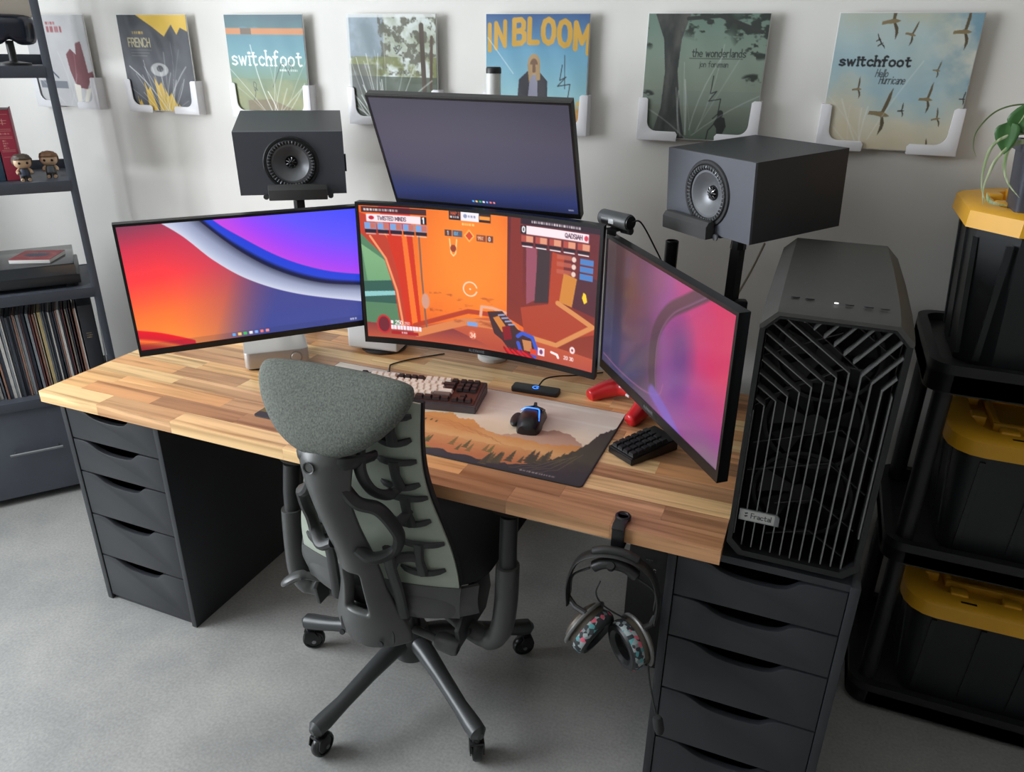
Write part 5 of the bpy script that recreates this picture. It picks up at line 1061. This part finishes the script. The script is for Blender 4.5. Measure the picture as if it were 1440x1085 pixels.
# arms
for s in (-1.055, 1):
    low = [(s*.13, -.01, .33), (s*.20, -.03, .312), (s*.252, -.04, .312), (s*.280, -.04, .345), (s*.290, -.032, .42), (s*.291, -.025, .53)]
    new_obj('arm_sleeve', tube(catmull(low, 6), [.02]*6+[.023]*6+[.026]*6+[.0275]*6+[.0275]*6+[.027], 18, flat=1.15, up=(0, 1, 0)), GRAPH, CH)
    new_obj('arm_post', tube([(s*.291, -.025, .51), (s*.290, -.022, .58), (s*.288, -.012, .655)], .0205, 18, flat=1.1, up=(0, 1, 0)), GRAPH_D, CH)
    pd = pillow([(p[0], p[1]) for p in rrect(-.045, .045, -.035, .22, .04, 6)], .012, .012, 5, power=5); xform(pd, T(s*.282, .0, .666) @ RX(math.radians(90)) @ Matrix.Scale(-1, 4, (0, 0, 1))); new_obj('arm_pad', pd, GRAPH_D, CH)
# ================================================================== METAL SHELF (left), turned across the corner
SD = Vector((.62, .785, 0)).normalized(); SY = math.atan2(SD.y, SD.x)
SH = T(-.455, .62, 0) @ RZ(SY)          # local x along the front (right end = 0), y = away from the viewer, z up
SL, SDEP = 1.25, .36
LAM = mat('shelf_charcoal', (80, 85, 95), .5, var=.06, vscale=5)
sh = empty('shelf_rack', matrix=SH, label='tall black metal shelf rack in the left corner', cat='shelf')
for x in (-.012, -SL+.012):
    for y in (.012, SDEP-.012): new_obj('post', bx(x-.0125, x+.0125, y-.0125, y+.0125, 0, 1.98, .001), SHELF_METAL, sh)
for z0, z1 in ((1.519, 1.541), (1.160, 1.182), (.784, .806), (.395, .415), (1.90, 1.922)):
    s_ = new_obj('shelf_board', bx(-SL, 0, .0, SDEP, z0, z1, .001), LAM, sh)
    for y in (-.003, SDEP-.003):
        new_obj('rail', bx(-SL+.02, -.02, y, y+.006, z0-.012, z1+.002, .0006), SHELF_METAL, s_)
for z in (1.182, 1.541): new_obj('back_rail', bx(-SL+.02, -.02, SDEP-.012, SDEP-.006, z+.0, z+.032, .0006), SHELF_METAL, sh)
def on_shelf(name, x, y, z, rz, label, cat, group=None): return empty(name, matrix=SH @ T(x, y, z) @ RZ(rz), label=label, cat=cat, group=group)
# cabinet with a bar handle below the records
cb = on_shelf('cabinet', -.62, .01, .0, 0, 'dark cabinet with a steel bar handle under the record shelf', 'cabinet')
new_obj('body', bx(-.60, .58, .018, .345, .03, .393, .001), LAM, cb)
for x0_, x1_ in ((-.60, -.012), (-.008, .58)):
    d_ = new_obj('door', bx(x0_, x1_, .0, .017, .032, .391, .001), LAM, cb)
    xh = .30 if x0_ > -.1 else -.29
    h_ = new_obj('handle', tube([(xh-.085, -.022, .216), (xh+.085, -.022, .216)], .005, 10), STEEL, d_)
    for q in (-.07, .07): new_obj('standoff', tube([(xh+q, -.022, .216), (xh+q, .001, .216)], .0035, 8), STEEL, d_)
for x in (-.56, .54):
    for y in (.05, .31): new_obj('foot', bx(x-.02, x+.02, y-.02, y+.02, 0, .031), RUBBER, cb)
# records on the shelf above
rg = random.Random(31); SPC = [(206, 202, 196), (90, 96, 108), (70, 74, 84), (150, 140, 130), (196, 190, 178), (120, 70, 72), (176, 178, 182), (60, 66, 80), (196, 176, 128), (140, 146, 152), (86, 60, 62), (214, 210, 206), (104, 110, 120), (160, 120, 104)]
smats = [mat('spine_card_%d' % k, c, .6, var=.05, vscale=30) for k, c in enumerate(SPC)]
x = -.092; k = 0
words = ['cream', 'slate', 'charcoal', 'tan', 'ivory', 'maroon', 'silver', 'navy', 'straw', 'steel grey', 'oxblood', 'white', 'blue grey', 'rust']
recs = []
while x > -.44:
    w_ = rg.choice([.004, .005, .006, .008, .010]); recs.append([x, w_, 11 if not recs else None]); x -= w_+.0012+(.004 if rg.random() < .15 else 0)
seen = set()
for i, r_ in enumerate(recs):          # colours chosen so that each spine and its two neighbours are a one-off
    if r_[2] is None:
        while True:
            ci = rg.randrange(14); tr_ = (recs[i-2][2] if i > 1 else -1, recs[i-1][2], ci)
            if ci != recs[i-1][2] and tr_ not in seen: break
        seen.add(tr_); r_[2] = ci
for i, (x, w_, ci) in enumerate(recs):
    lean = -.06*max(0, min(1, (-.32-x)*6))+rg.uniform(-.006, .006)
    o = new_obj('record', bx(-w_, 0, 0, .305, 0, .308+rg.uniform(-.003, .004), .0005), smats[ci], None, smooth=False)
    o.matrix_world = SH @ T(x, .045+rg.uniform(0, .012), .4155) @ RY(lean)
    thick = 'thin' if w_ < .0055 else ('thick' if w_ > .007 else 'medium')
    near = 'beside the dark box' if i == 0 else ('leftmost, beside a %s one' % words[recs[i-1][2]] if i == len(recs)-1 else 'between %s and %s ones' % (words[recs[i+1][2]], words[recs[i-1][2]]))
    tag(o, '%s %s record on the shelf, %s' % (thick, words[ci], near), 'record', 'records standing in a row')
bx_ = on_shelf('record_box', -.064, .04, .4155, .0, 'dark box set with small gold print beside the records', 'box'); new_obj('case', bx(-.024, .024, 0, .31, 0, .318, .002), mat('box_black', (44, 46, 52), .5), bx_)
gc_ = Canvas(30, 40, (44, 46, 52)); gc_.dashes(.1, .2, .08, 5, (196, 170, 130), 1, 3); gc_.dashes(.1, .4, .08, 5, (196, 170, 130), 1, 4); gc_.dashes(.1, .6, .08, 4, (196, 170, 130), 1, 5); gc_.panel('print', print_mat('small_print', .5), .03, .04, bx_, (0, -.0005, .20))
for q in range(3):
    o = new_obj('folder', bx(-.004, 0, 0, .30, 0, .31-.012*q, .0005), mat('folder_%d' % q, ((190, 192, 196), (60, 64, 72), (86, 90, 98))[q], .5), None, smooth=False); o.matrix_world = SH @ T(-.030+.0085*q, .05, .4155) @ RY(math.radians(2)); tag(o, ('pale thin sleeve', 'charcoal thin sleeve', 'grey thin sleeve')[q]+' at the right end of the record row', 'record', 'records standing in a row')
# turntable
tt = on_shelf('turntable', -.275, .03, .807, 0, 'dark turntable with a closed smoky dust cover', 'turntable')
for x_ in (-.19, .19):
    for y_ in (.04, .28): new_obj('foot', lathe([(0, -.001), (.02, -.001), (.022, .015), (0, .015)], 20, M=T(x_, y_, 0)), RUBBER, tt)
new_obj('plinth', bx(-.222, .222, 0, .315, .014, .048, .004), mat('plinth_black', (40, 42, 46), .35), tt)
new_obj('platter', lathe([(0, .048), (.148, .048), (.150, .052), (.150, .060), (0, .060)], 48, M=T(-.02, .16, 0)), RUBBER, tt)
new_obj('tone_arm', tube(catmull([(.17, .26, .068), (.17, .20, .07), (.16, .10, .068), (.13, .06, .064)], 5), .004, 8), STEEL, tt)
SMOKE = mat('smoked_acrylic', (70, 74, 80), .12, trans=.35)
dc = bx(-.212, .212, .0, .312, .084, .0875, .001); dc = bx(-.212, .212, 0, .003, .048, .084, bm=dc); dc = bx(-.212, .212, .309, .312, .048, .084, bm=dc); dc = bx(-.212, -.209, .003, .309, .048, .084, bm=dc); dc = bx(.209, .212, .003, .309, .048, .084, bm=dc)
new_obj('dust_cover', dc, SMOKE, tt)
# paperback lying on the turntable
def book_cover():
    c = Canvas(70, 70, (170, 52, 60)); n = c.noise(5, 5, 7); c.gradmask(np.clip((n-.4)*4, 0, 1), [(0, (150, 40, 52)), (1, (206, 120, 116))], n, .8); c.ell(.5, .5, .3, .2, (56, 64, 96), .9, soft=.08); c.dashes(.35, .3, .06, 5, (190, 170, 170), .8, 3); return c
bk = on_shelf('book', -.175, .15, .895, math.radians(-22), 'red covered booklet lying on the turntable cover', 'book'); bm_ = new_obj('pages', bx(-.068, .068, -.068, .068, 0, .013, .0006), mat('paper', (222, 220, 216), .7), bk); new_obj('cover', bx(-.069, .069, -.069, .069, .013, .0142), mat('cover_red', (160, 46, 54), .4), bk); book_cover().panel('cover_print', COVER, .136, .136, bk, (0, 0, .0145), (math.radians(-90), 0, 0))
# red hardback and a blue one beside it
def hardback(x, w_, h_, col, label, print_):
    t = on_shelf('book', x, .075, 1.1825, 0, label, 'book', 'books on the upper shelf'); c = mat('cloth_%d_%d_%d' % col, col, .55, bump=.1)
    new_obj('spine', prism([(-w_/2, 0), (w_/2, 0), (w_/2, h_), (-w_/2, h_)], .006, .002), c, t); new_obj('front_board', bx(w_/2-.003, w_/2, .004, .165, 0, h_, .0006), c, t); new_obj('back_board', bx(-w_/2, -w_/2+.003, .004, .165, 0, h_, .0006), c, t); new_obj('pages', bx(-w_/2+.003, w_/2-.003, .005, .16, .003, h_-.003), mat('paper', (222, 220, 216), .7), t)
    if print_:
        cv = Canvas(40, 200, tuple(col)); gold = (208, 152, 140); c0 = cv.A
        for y in (.05, .26, .285, .37, .39, .56, .58, .66): cv.rect(.02, y, c0-.02, y+.006, gold, .9)
        cv.stroke([(.1, .12), (.1, .2)], .01, gold); cv.stroke([(.05, .14), (.15, .14)], .008, gold); cv.stroke([(.06, .18), (.14, .18)], .008, gold); cv.dashes(.03, .315, .024, 4, gold, .8, 2)
        for y, n_ in ((.42, 2), (.455, 3), (.49, 2), (.525, 3)): cv.dashes(.05, y, .02, n_, gold, .9, n_)
        cv.panel('spine_print', print_mat('cloth_print', .55), w_-.004, h_-.006, t, (0, -.0006, h_/2))
hardback(-.178, .050, .226, (156, 44, 66), 'thick crimson hardback with gilt lines on its spine', True); hardback(-.226, .040, .15, (58, 84, 104), 'blue hardback partly cut off at the frame edge', False)
# two big-headed vinyl figurines (plain stand-ins)
def figurine(x, y, rz, hair, shirt, label):
    t = on_shelf('figurine', x, y, 1.1825, rz, label, 'figurine', 'vinyl figurines on the upper shelf'); skin = mat('vinyl_skin', (206, 172, 140), .4); hm = mat('vinyl_hair_%d' % hair[0], hair, .5); sm = mat('vinyl_shirt_%d' % shirt[0], shirt, .5); tr = mat('vinyl_trousers', (70, 66, 60), .5)
    b = None
    for s in (-1, 1): b = tube([(s*.009, 0, .0), (s*.009, 0, .004), (s*.008, 0, .022)], [.008, .008, .0085], 10, bm=b)
    new_obj('trousers', b, tr, t); b = None
    for s in (-1, 1): b = tube([(s*.010, -.012, .0035), (s*.010, -.004, .0045), (s*.009, .006, .004)], [.005, .0065, .004], 8, bm=b)
    new_obj('feet', b, skin, t)
    new_obj('shirt', lathe([(0, .018), (.0155, .018), (.016, .026), (.013, .040), (.006, .044), (0, .044)], 20), sm, t)
    b = None
    for s in (-1, 1): b = tube(catmull([(s*.012, 0, .040), (s*.020, -.004, .032), (s*.019, -.011, .025)], 4), .005, 8, bm=b)
    new_obj('arms', b, skin, t)
    hd = bmesh.new(); bmesh.ops.create_uvsphere(hd, u_segments=24, v_segments=16, radius=1.0)
    for v in hd.verts: v.co = Vector((math.copysign(abs(v.co.x)**.8, v.co.x)*.0265, math.copysign(abs(v.co.y)**.85, v.co.y)*.0225, math.copysign(abs(v.co.z)**.8, v.co.z)*.0215+.062))
    new_obj('head', hd, skin, t)
    hr = bmesh.new(); bmesh.ops.create_uvsphere(hr, u_segments=24, v_segments=16, radius=1.0); kill = [v for v in hr.verts if v.co.z < .1 and v.co.y < -.25 or v.co.z < -.45]; bmesh.ops.delete(hr, geom=kill, context='VERTS')
    for v in hr.verts: n_ = 1+.05*math.sin(v.co.x*14+v.co.y*9); v.co = Vector((math.copysign(abs(v.co.x)**.8, v.co.x)*.0295*n_, math.copysign(abs(v.co.y)**.85, v.co.y)*.0255*n_+.001, math.copysign(abs(v.co.z)**.8, v.co.z)*.0245*n_+.064))
    h = new_obj('hair', hr, hm, t); m_ = h.modifiers.new('thick', 'SOLIDIFY'); m_.thickness = .003
    for s in (-1, 1): new_obj('eye', lathe([(0, .0012), (.0035, .0006), (.0042, -.001)], 12, M=T(s*.0115, -.0222, .060) @ RX(math.radians(90))), BLACK_SATIN, t)
figurine(-.148, .055, .15, (86, 74, 66), (60, 66, 84), 'small dark haired vinyl figurine in front of the crimson book'); figurine(-.070, .105, -.1, (128, 92, 66), (104, 108, 112), 'small brown haired vinyl figurine nearest the shelf post')
# headset goggles at the top edge of the frame
vr = on_shelf('headset_visor', -.105, .10, 1.5415, .1, 'dark visor headset with beige strap at the top of the shelf', 'headset')
new_obj('stand', lathe([(0, 0), (.05, 0), (.05, .008), (.012, .014), (.012, .075), (0, .075)], 24), BLACK_PLASTIC, vr)
vb = pillow([tuple(p)[:2] for p in catmull([(x, z, 0) for x, z in ((-.085, .12), (-.08, .07), (-.03, .062), (0, .078), (.03, .062), (.075, .07), (.083, .12), (.07, .148), (0, .152), (-.07, .148))], 4, True)], .035, .03, 7, power=4, warp=lambda v: Vector((v.x, v.y-.02+2.2*v.x*v.x, v.z))); new_obj('visor', vb, mat('visor_black', (36, 40, 52), .12), vr)
new_obj('strap', loft([[(x, y, z) for x, z in rrect(-w_, w_, .140, .205, .02, 4)] for y, w_ in ((-.02, .080), (.05, .092), (.12, .08))]), mat('strap_beige', (190, 180, 168), .8, bump=.2), vr)
# pale plate leaning at the back of the middle shelf
# ================================================================== STORAGE RACK (right) WITH TOTES
RK = mat('rack_black', (28, 29, 30), .42, bump=.05, bscale=200); TOTE = mat('tote_black', (36, 38, 40), .4, var=.04, vscale=6); YEL = mat('tote_yellow', (228, 168, 40), .42, var=.03, vscale=10)
rk = empty('storage_rack', (2.20, .50, 0), 0, 'black resin storage rack against the wall on the right', 'rack')
RW, RD = .92, .42
for z0, z1 in ((.012, .078), (.472, .530), (.930, .998)):
    so = new_obj('shelf_tray', prism(rrect(0, RW, -RD, 0, .05, 6), z1-z0-.02, .003, M=T(0, 0, z0) @ RX(math.radians(90))), RK, rk)
    outer = rrect(0, RW, 0, RD, .05, 6); inner = rrect(.022, RW-.022, .022, RD-.022, .035, 6)
    new_obj('rim', ringprism(outer, inner, z1-z0, M=T(0, RD, z0) @ RX(math.radians(90)) @ T(0, 0, 0)), RK, so)
for x in (.045, RW-.045):
    for y in (.045, RD-.045):
        for z0, z1 in ((.06, .475), (.515, .935)): new_obj('post', lathe([(.021, z0), (.021, z1)], 20, M=T(x, y, 0)), RK, rk)
        new_obj('foot', lathe([(0, 0), (.018, 0), (.028, .008), (.028, .02), (0, .02)], 20, M=T(x, y, 0)), RK, rk)
lug_me = None
def tote(x, y, z, rz, label, w_=.66, d_=.36, h_=.325, cn=4, c_=.075):
    t = empty('storage_tote', (x, y, z), rz, label, 'storage tote', 'black totes with yellow lids'); hl = h_-.035
    # tapered tub, chamfered corners; origin at front-left bottom of the tub
    tp = .022
    tn_, tr0 = (3, .045) if cn > 1 else (1, .072)
    lo = [(p[0], p[1], .002) for p in rrect(tp, w_-tp, tp, d_-tp, tr0-.005, tn_)]; hi = [(p[0], p[1], hl-.012) for p in rrect(0, w_, 0, d_, tr0, tn_)]; rim = [(p[0], p[1], hl-.012) for p in rrect(-.01, w_+.01, -.01, d_+.01, tr0+.005, tn_)]; rim2 = [(p[0], p[1], hl+.010) for p in rrect(-.01, w_+.01, -.01, d_+.01, tr0+.005, tn_)]
    tb = new_obj('tub', loft([lo, hi, rim, rim2]), TOTE, t)
    for k in range(6):
        xx = .055+k*(w_-.11)/5; new_obj('rib', loft([[(xx-.006, tp*(1-v)-.004, .02+v*(hl-.05)), (xx+.006, tp*(1-v)-.004, .02+v*(hl-.05)), (xx+.006, tp*(1-v)+.006, .02+v*(hl-.05)), (xx-.006, tp*(1-v)+.006, .02+v*(hl-.05))] for v in (0, 1)]), TOTE, tb)
    for k in range(3):
        yy = .07+k*(d_-.14)/2; new_obj('rib', loft([[(tp*(1-v)-.004, yy-.006, .02+v*(hl-.05)), (tp*(1-v)+.006, yy-.006, .02+v*(hl-.05)), (tp*(1-v)+.006, yy+.006, .02+v*(hl-.05)), (tp*(1-v)-.004, yy+.006, .02+v*(hl-.05))] for v in (0, 1)]), TOTE, tb)
    def oct_(e, cc=c_): return rrect(-e, w_+e, -e, d_+e, cc, cn)
    L = [[(p[0], p[1], hl-.008) for p in oct_(.024)], [(p[0], p[1], hl+.026) for p in oct_(.022)], [(p[0], p[1], hl+.034) for p in oct_(.012)], [(p[0], p[1], hl+.034) for p in oct_(-.035, .05)], [(p[0], p[1], hl+.016) for p in oct_(-.045, .045)]]
    ld = new_obj('lid', loft(L), YEL, t)
    lugs = [(.10+k*(w_-.2)/4, yy) for k in range(5) for yy in (.046, d_-.046)]+[(.046, .12), (.046, .24)]
    for xx, yy in lugs:
        global lug_me
        if lug_me is None: lo_ = new_obj('lid_lug', box(.04, .032, .026, (0, 0, 0), .005), YEL, ld); lug_me = lo_.data
        else: lo_ = link('lid_lug', lug_me, ld)
        lo_.location = (xx, yy, hl+.027); lo_.rotation_euler = (0, 0, math.radians(90) if xx < .05 else 0)
    r2 = bx(.075, w_-.075, .085, .1, hl+.014, hl+.034, .004); r2 = bx(.075, w_-.075, d_-.1, d_-.085, hl+.014, hl+.034, .004, bm=r2); r2 = bx(.075, .09, .1, d_-.1, hl+.014, hl+.034, .004, bm=r2); r2 = bx(w_-.09, w_-.075, .1, d_-.1, hl+.014, hl+.034, .004, bm=r2); new_obj('lid_ridge', r2, YEL, ld)
    new_obj('lid_slot', bx(.10, .135, .004, .010, hl+.0335, hl+.0352), BLACK_SATIN, ld)
    return t
tote(2.30, .52, .0595, 0, 'lowest black tote with yellow lid on the storage rack'); tote(2.30, .52, .5115, 0, 'middle black tote with yellow lid on the storage rack'); tote(2.235, .525, .979, 0, 'topmost black tote with yellow lid beneath the potted plant', h_=.345, cn=1, c_=.085)
tg = new_obj('paper_tag', bx(0, .001, 0, .05, 0, .085), mat('tag_grey', (84, 86, 90), .6), None, (2.302, .62, .26)); tg.rotation_euler = (math.radians(8), 0, 0); tag(tg, 'grey paper tag on the side of the lowest tote', 'tag')
# ================================================================== POTTED PLANT
PZ = .979+.345+.001
pt = empty('potted_plant', (2.338, .60, PZ-.017), 0, 'trailing plant with striped and heart shaped leaves in a dark pot', 'potted plant')
new_obj('pot', loft([[(p[0], p[1], z) for p in rrect(-w_, w_, -w_, w_, .01, 3)] for z, w_ in ((0, .052), (.13, .062), (.13, .068), (.15, .069), (.15, .060), (.135, .058))]), mat('pot_charcoal', (64, 66, 76), .5), pt); new_obj('soil', lathe([(0, .128), (.058, .130)], 16, caps=False), mat('soil', (60, 48, 38), .9, bump=.5), pt)
GRN = mat('leaf_green', (62, 104, 54), .4, var=.12, vscale=20); STR = mat('leaf_striped', (206, 212, 176), .45, col2=(120, 152, 92), vscale=5, stretch=(30, 30, 1)); GRN_D = mat('runner_green', (96, 116, 70), .5)
def leaf(base, tip, w_, m, nrm=(0, -1, .4), name='leaf', sag=.0):
    b0 = Vector(base); t0 = Vector(tip); ax_ = t0-b0; n = Vector(nrm).normalized(); sd = ax_.normalized().cross(n).normalized(); n = sd.cross(ax_.normalized())
    prof = [(0, .05), (.04, .55), (.14, .92), (.3, 1.0), (.5, .86), (.7, .58), (.87, .27), (1, .02)]
    def fn(u, v):
        ww = np.interp(v, [p[0] for p in prof], [p[1] for p in prof])*w_; q = (u-.5)*2
        return b0+ax_*v+sd*(q*ww)+n*(abs(q)*ww*.28-sag*v*v)
    return new_obj(name, sheet(lambda u, v: tuple(fn(u, v)), 6, 12, .0012), m, pt, sharp=180)
def blade(pts, w_, m, name='leaf'):
    P = catmull(pts, 8); N = len(P); return new_obj(name, tube(P, [w_*min(1, .25+3*i/N, 2.2*(1-i/N)+.06) for i in range(N)], 6, flat=.25, up=(0, 1, .2)), m, pt)
new_obj('stem', tube(catmull([(0, 0, .13), (-.04, -.03, .180), (-.085, -.048, .190), (-.106, -.05, .186)], 5), .0028, 8), GRN, pt)
leaf((-.104, -.05, .187), (-.098, -.050, .126), .022, GRN, (-.2, -1, .25)); leaf((-.090, -.05, .170), (-.060, -.055, .236), .028, GRN, (0, -1, .3)); leaf((-.02, -.03, .17), (.035, -.06, .215), .036, GRN, (0, -1, .5)); leaf((.02, -.02, .17), (.09, -.05, .14), .035, GRN, (0, -1, .6)); leaf((0, .02, .16), (.02, .05, .25), .035, GRN, (0, -1, .3))
for pts in ([(0, -.02, .14), (-.045, -.04, .166), (-.094, -.05, .163), (-.121, -.052, .142), (-.127, -.053, .103), (-.122, -.054, .061), (-.108, -.055, .030)],
            [(0, -.02, .14), (-.05, -.045, .155), (-.085, -.05, .148), (-.108, -.052, .118), (-.116, -.053, .085), (-.118, -.054, .055), (-.112, -.055, .026)],
            [(0, -.02, .14), (-.06, -.045, .150), (-.090, -.05, .140), (-.092, -.052, .105), (-.078, -.053, .072), (-.052, -.055, .045)],
            [(-.01, -.02, .14), (-.055, -.05, .19), (-.075, -.055, .21), (-.088, -.055, .185)], [(0, -.02, .14), (.05, -.05, .18), (.10, -.07, .14), (.125, -.08, .07)], [(0, 0, .14), (.04, -.03, .22), (.09, -.05, .25), (.14, -.06, .23)],
            [(-.11, -.053, .05), (-.10, -.055, .033), (-.07, -.056, .028)]): blade(pts, .0032, STR)
blade([(0, -.02, .15), (-.03, -.04, .205), (-.083, -.05, .220), (-.129, -.052, .207), (-.155, -.053, .170), (-.155, -.053, .139), (-.145, -.053, .118)], .0016, GRN_D, 'runner')
# ================================================================== HEADPHONES ON THEIR HOOK
hk = empty('headphone_hook', (1.652, .0, DZ), 0, 'black clamp-on hook at the front edge of the desk', 'hook')
new_obj('clamp_pad', lathe([(0, .001), (.0145, .001), (.0165, .003), (.0165, .010), (.0145, .012), (.011, .0115), (.010, .010), (0, .010)], 32, M=T(-.003, .030, 0)), BLACK_SATIN, hk)
ck = prism([(-.012, .0005), (.034, .0005), (.034, .010), (-.003, .010), (-.0125, .004)], .026, .0015, M=T(-.016+.026, -.001, 0) @ RZ(math.radians(90))); new_obj('top_jaw', ck, BLACK_SATIN, hk)
new_obj('strap', bx(-.016, .010, -.0105, -.0015, -.062, .006, .002), BLACK_SATIN, hk); new_obj('hook_arm', tube(catmull([(-.003, -.008, -.055), (-.003, -.010, -.066), (-.003, -.024, -.070), (-.003, -.045, -.068), (-.003, -.052, -.058)], 5), .008, 12), BLACK_SATIN, hk)
new_obj('lower_jaw', bx(-.016, .010, -.0015, .034, -.052, -.044, .002), BLACK_SATIN, hk); new_obj('clamp_screw', lathe([(.005, -.044), (.005, -.036), (.010, -.036), (.010, -.034), (0, -.034)], 16, M=T(-.003, .022, 0)), BLACK_PLASTIC, hk)
hp = empty('headphones', (1.652, -.026, .655), math.radians(4), 'black headset with colourful patterned ear pads hanging on the desk hook', 'headphones')
HPB = mat('headset_black', (42, 42, 42), .42); HPM = mat('headset_bronze', (96, 88, 78), .4, metal=.3)
def pattern_mat():
    m = bpy.data.materials.new('patterned_pad'); m.use_nodes = True; n = m.node_tree.nodes; l = m.node_tree.links; b = n['Principled BSDF']; tc = n.new('ShaderNodeTexCoord'); v = n.new('ShaderNodeTexVoronoi'); v.inputs['Scale'].default_value = 120; r = n.new('ShaderNodeValToRGB'); r.color_ramp.interpolation = 'CONSTANT'
    e = r.color_ramp.elements; e[0].color = rgba((40, 44, 48)); e[1].position = .3; e[1].color = rgba((150, 160, 160))
    for p_, c in ((.46, (84, 150, 154)), (.58, (52, 58, 62)), (.74, (206, 92, 112)), (.80, (120, 130, 132)), (.92, (44, 48, 52))): q = e.new(p_); q.color = rgba(c)
    l.new(tc.outputs['Object'], v.inputs['Vector']); sx = n.new('ShaderNodeSeparateColor'); l.new(v.outputs['Color'], sx.inputs[0]); l.new(sx.outputs[0], r.inputs[0]); l.new(r.outputs[0], b.inputs['Base Color']); b.inputs['Roughness'].default_value = .7; return m
PAT = pattern_mat()
band = [(-.092, 0, -.115), (-.094, 0, -.06), (-.078, 0, -.005), (-.045, 0, .022), (0, 0, .031), (.045, 0, .022), (.078, 0, -.005), (.094, 0, -.06), (.092, 0, -.115)]
new_obj('headband', tube(catmull(band, 6), .0165, 10, flat=.25, up=(0, 0, 0.0001) if False else None), HPB, hp)
new_obj('crown_pad', tube(catmull([(-.05, 0, .024), (-.02, 0, .036), (.02, 0, .036), (.05, 0, .024)], 6), [.004]+[.0095]*17+[.004], 12), HPB, hp)
new_obj('suspension_pad', tube(catmull([(-.046, 0, -.012), (-.02, 0, .004), (.02, 0, .004), (.05, 0, -.014)], 6), [.005]+[.013]*17+[.005], 12, flat=.9), HPB, hp)
new_obj('suspension_wire', tube(catmull([(-.088, -.004, -.085), (-.084, -.004, -.04), (-.05, -.004, -.012)], 5), .0025, 8), HPB, hp); new_obj('suspension_wire', tube(catmull([(.088, -.004, -.085), (.086, -.004, -.04), (.05, -.004, -.014)], 5), .0025, 8), HPB, hp)
for s in (-1, 1):
    C_ = Vector((-.038, -.016, -.158)) if s < 0 else Vector((.048, -.016, -.172)); ax_ = Vector((.77, -.36, -.32)) if s < 0 else Vector((-.70, -.68, -.12))
    M_ = T(*C_) @ ax_.to_track_quat('Z', 'Y').to_matrix().to_4x4() @ T(0, 0, -.008) @ Matrix.Scale(1.1, 4)
    # cup axis: local z from outer shell (0) to pad face
    cup = new_obj('ear_cup', lathe([(0, -.024), (.030, -.024), (.042, -.018), (.045, -.006), (.045, .006), (0, .006)], 36, M=M_), HPM, hp)
    new_obj('ear_pad', lathe([(.040, .006), (.047, .006), (.049, .012), (.0485, .022), (.046, .026)], 36, M=M_, caps=False), PAT, hp); new_obj('pad_face', lathe([(.046, .026), (.042, .030), (.034, .030), (.027, .024), (.026, .010)], 36, M=M_, caps=False), BLACK_PLASTIC, hp)
    new_obj('driver_cloth', lathe([(0, .012), (.028, .012)], 24, M=M_, caps=False), BLACK_PLASTIC, hp)
    top_ = Vector((s*.092, 0, -.112)); full = [M_ @ Vector((.050*math.cos(a), .050*math.sin(a), -.008)) for a in np.linspace(0, 2*math.pi, 49)[:-1]]
    i0 = min(range(48), key=lambda q: (full[q]-top_).length); arc = [full[(i0+q) % 48] for q in range(-13, 14)]
    new_obj('yoke', tube(arc, .0042, 8), mat('yoke_grey', (120, 120, 118), .35, metal=.4), hp); new_obj('yoke_stem', tube([top_+Vector((0, 0, .01)), (top_+full[i0])/2+Vector((s*.004, 0, 0)), full[i0]], .0062, 8), HPB, hp)
new_obj('microphone_boom', tube(catmull([(.088, -.01, -.205), (.094, -.016, -.25), (.108, -.018, -.31), (.118, -.018, -.345)], 6), .0022, 8), HPB, hp); new_obj('microphone_foam', lathe([(0, -.028), (.008, -.026), (.0115, -.015), (.0115, .010), (.008, .018), (0, .02)], 18, M=T(.125, -.018, -.372) @ RY(math.radians(-12))), mat('foam_black', (44, 44, 44), .95, bump=.6, bscale=500), hp)
new_obj('headset_cable', tube(catmull([(.07, .0, -.135), (.02, .004, -.125), (-.02, .004, -.105), (-.035, .006, -.08), (-.028, .008, -.05)], 6), .0018, 6), HPB, hp)
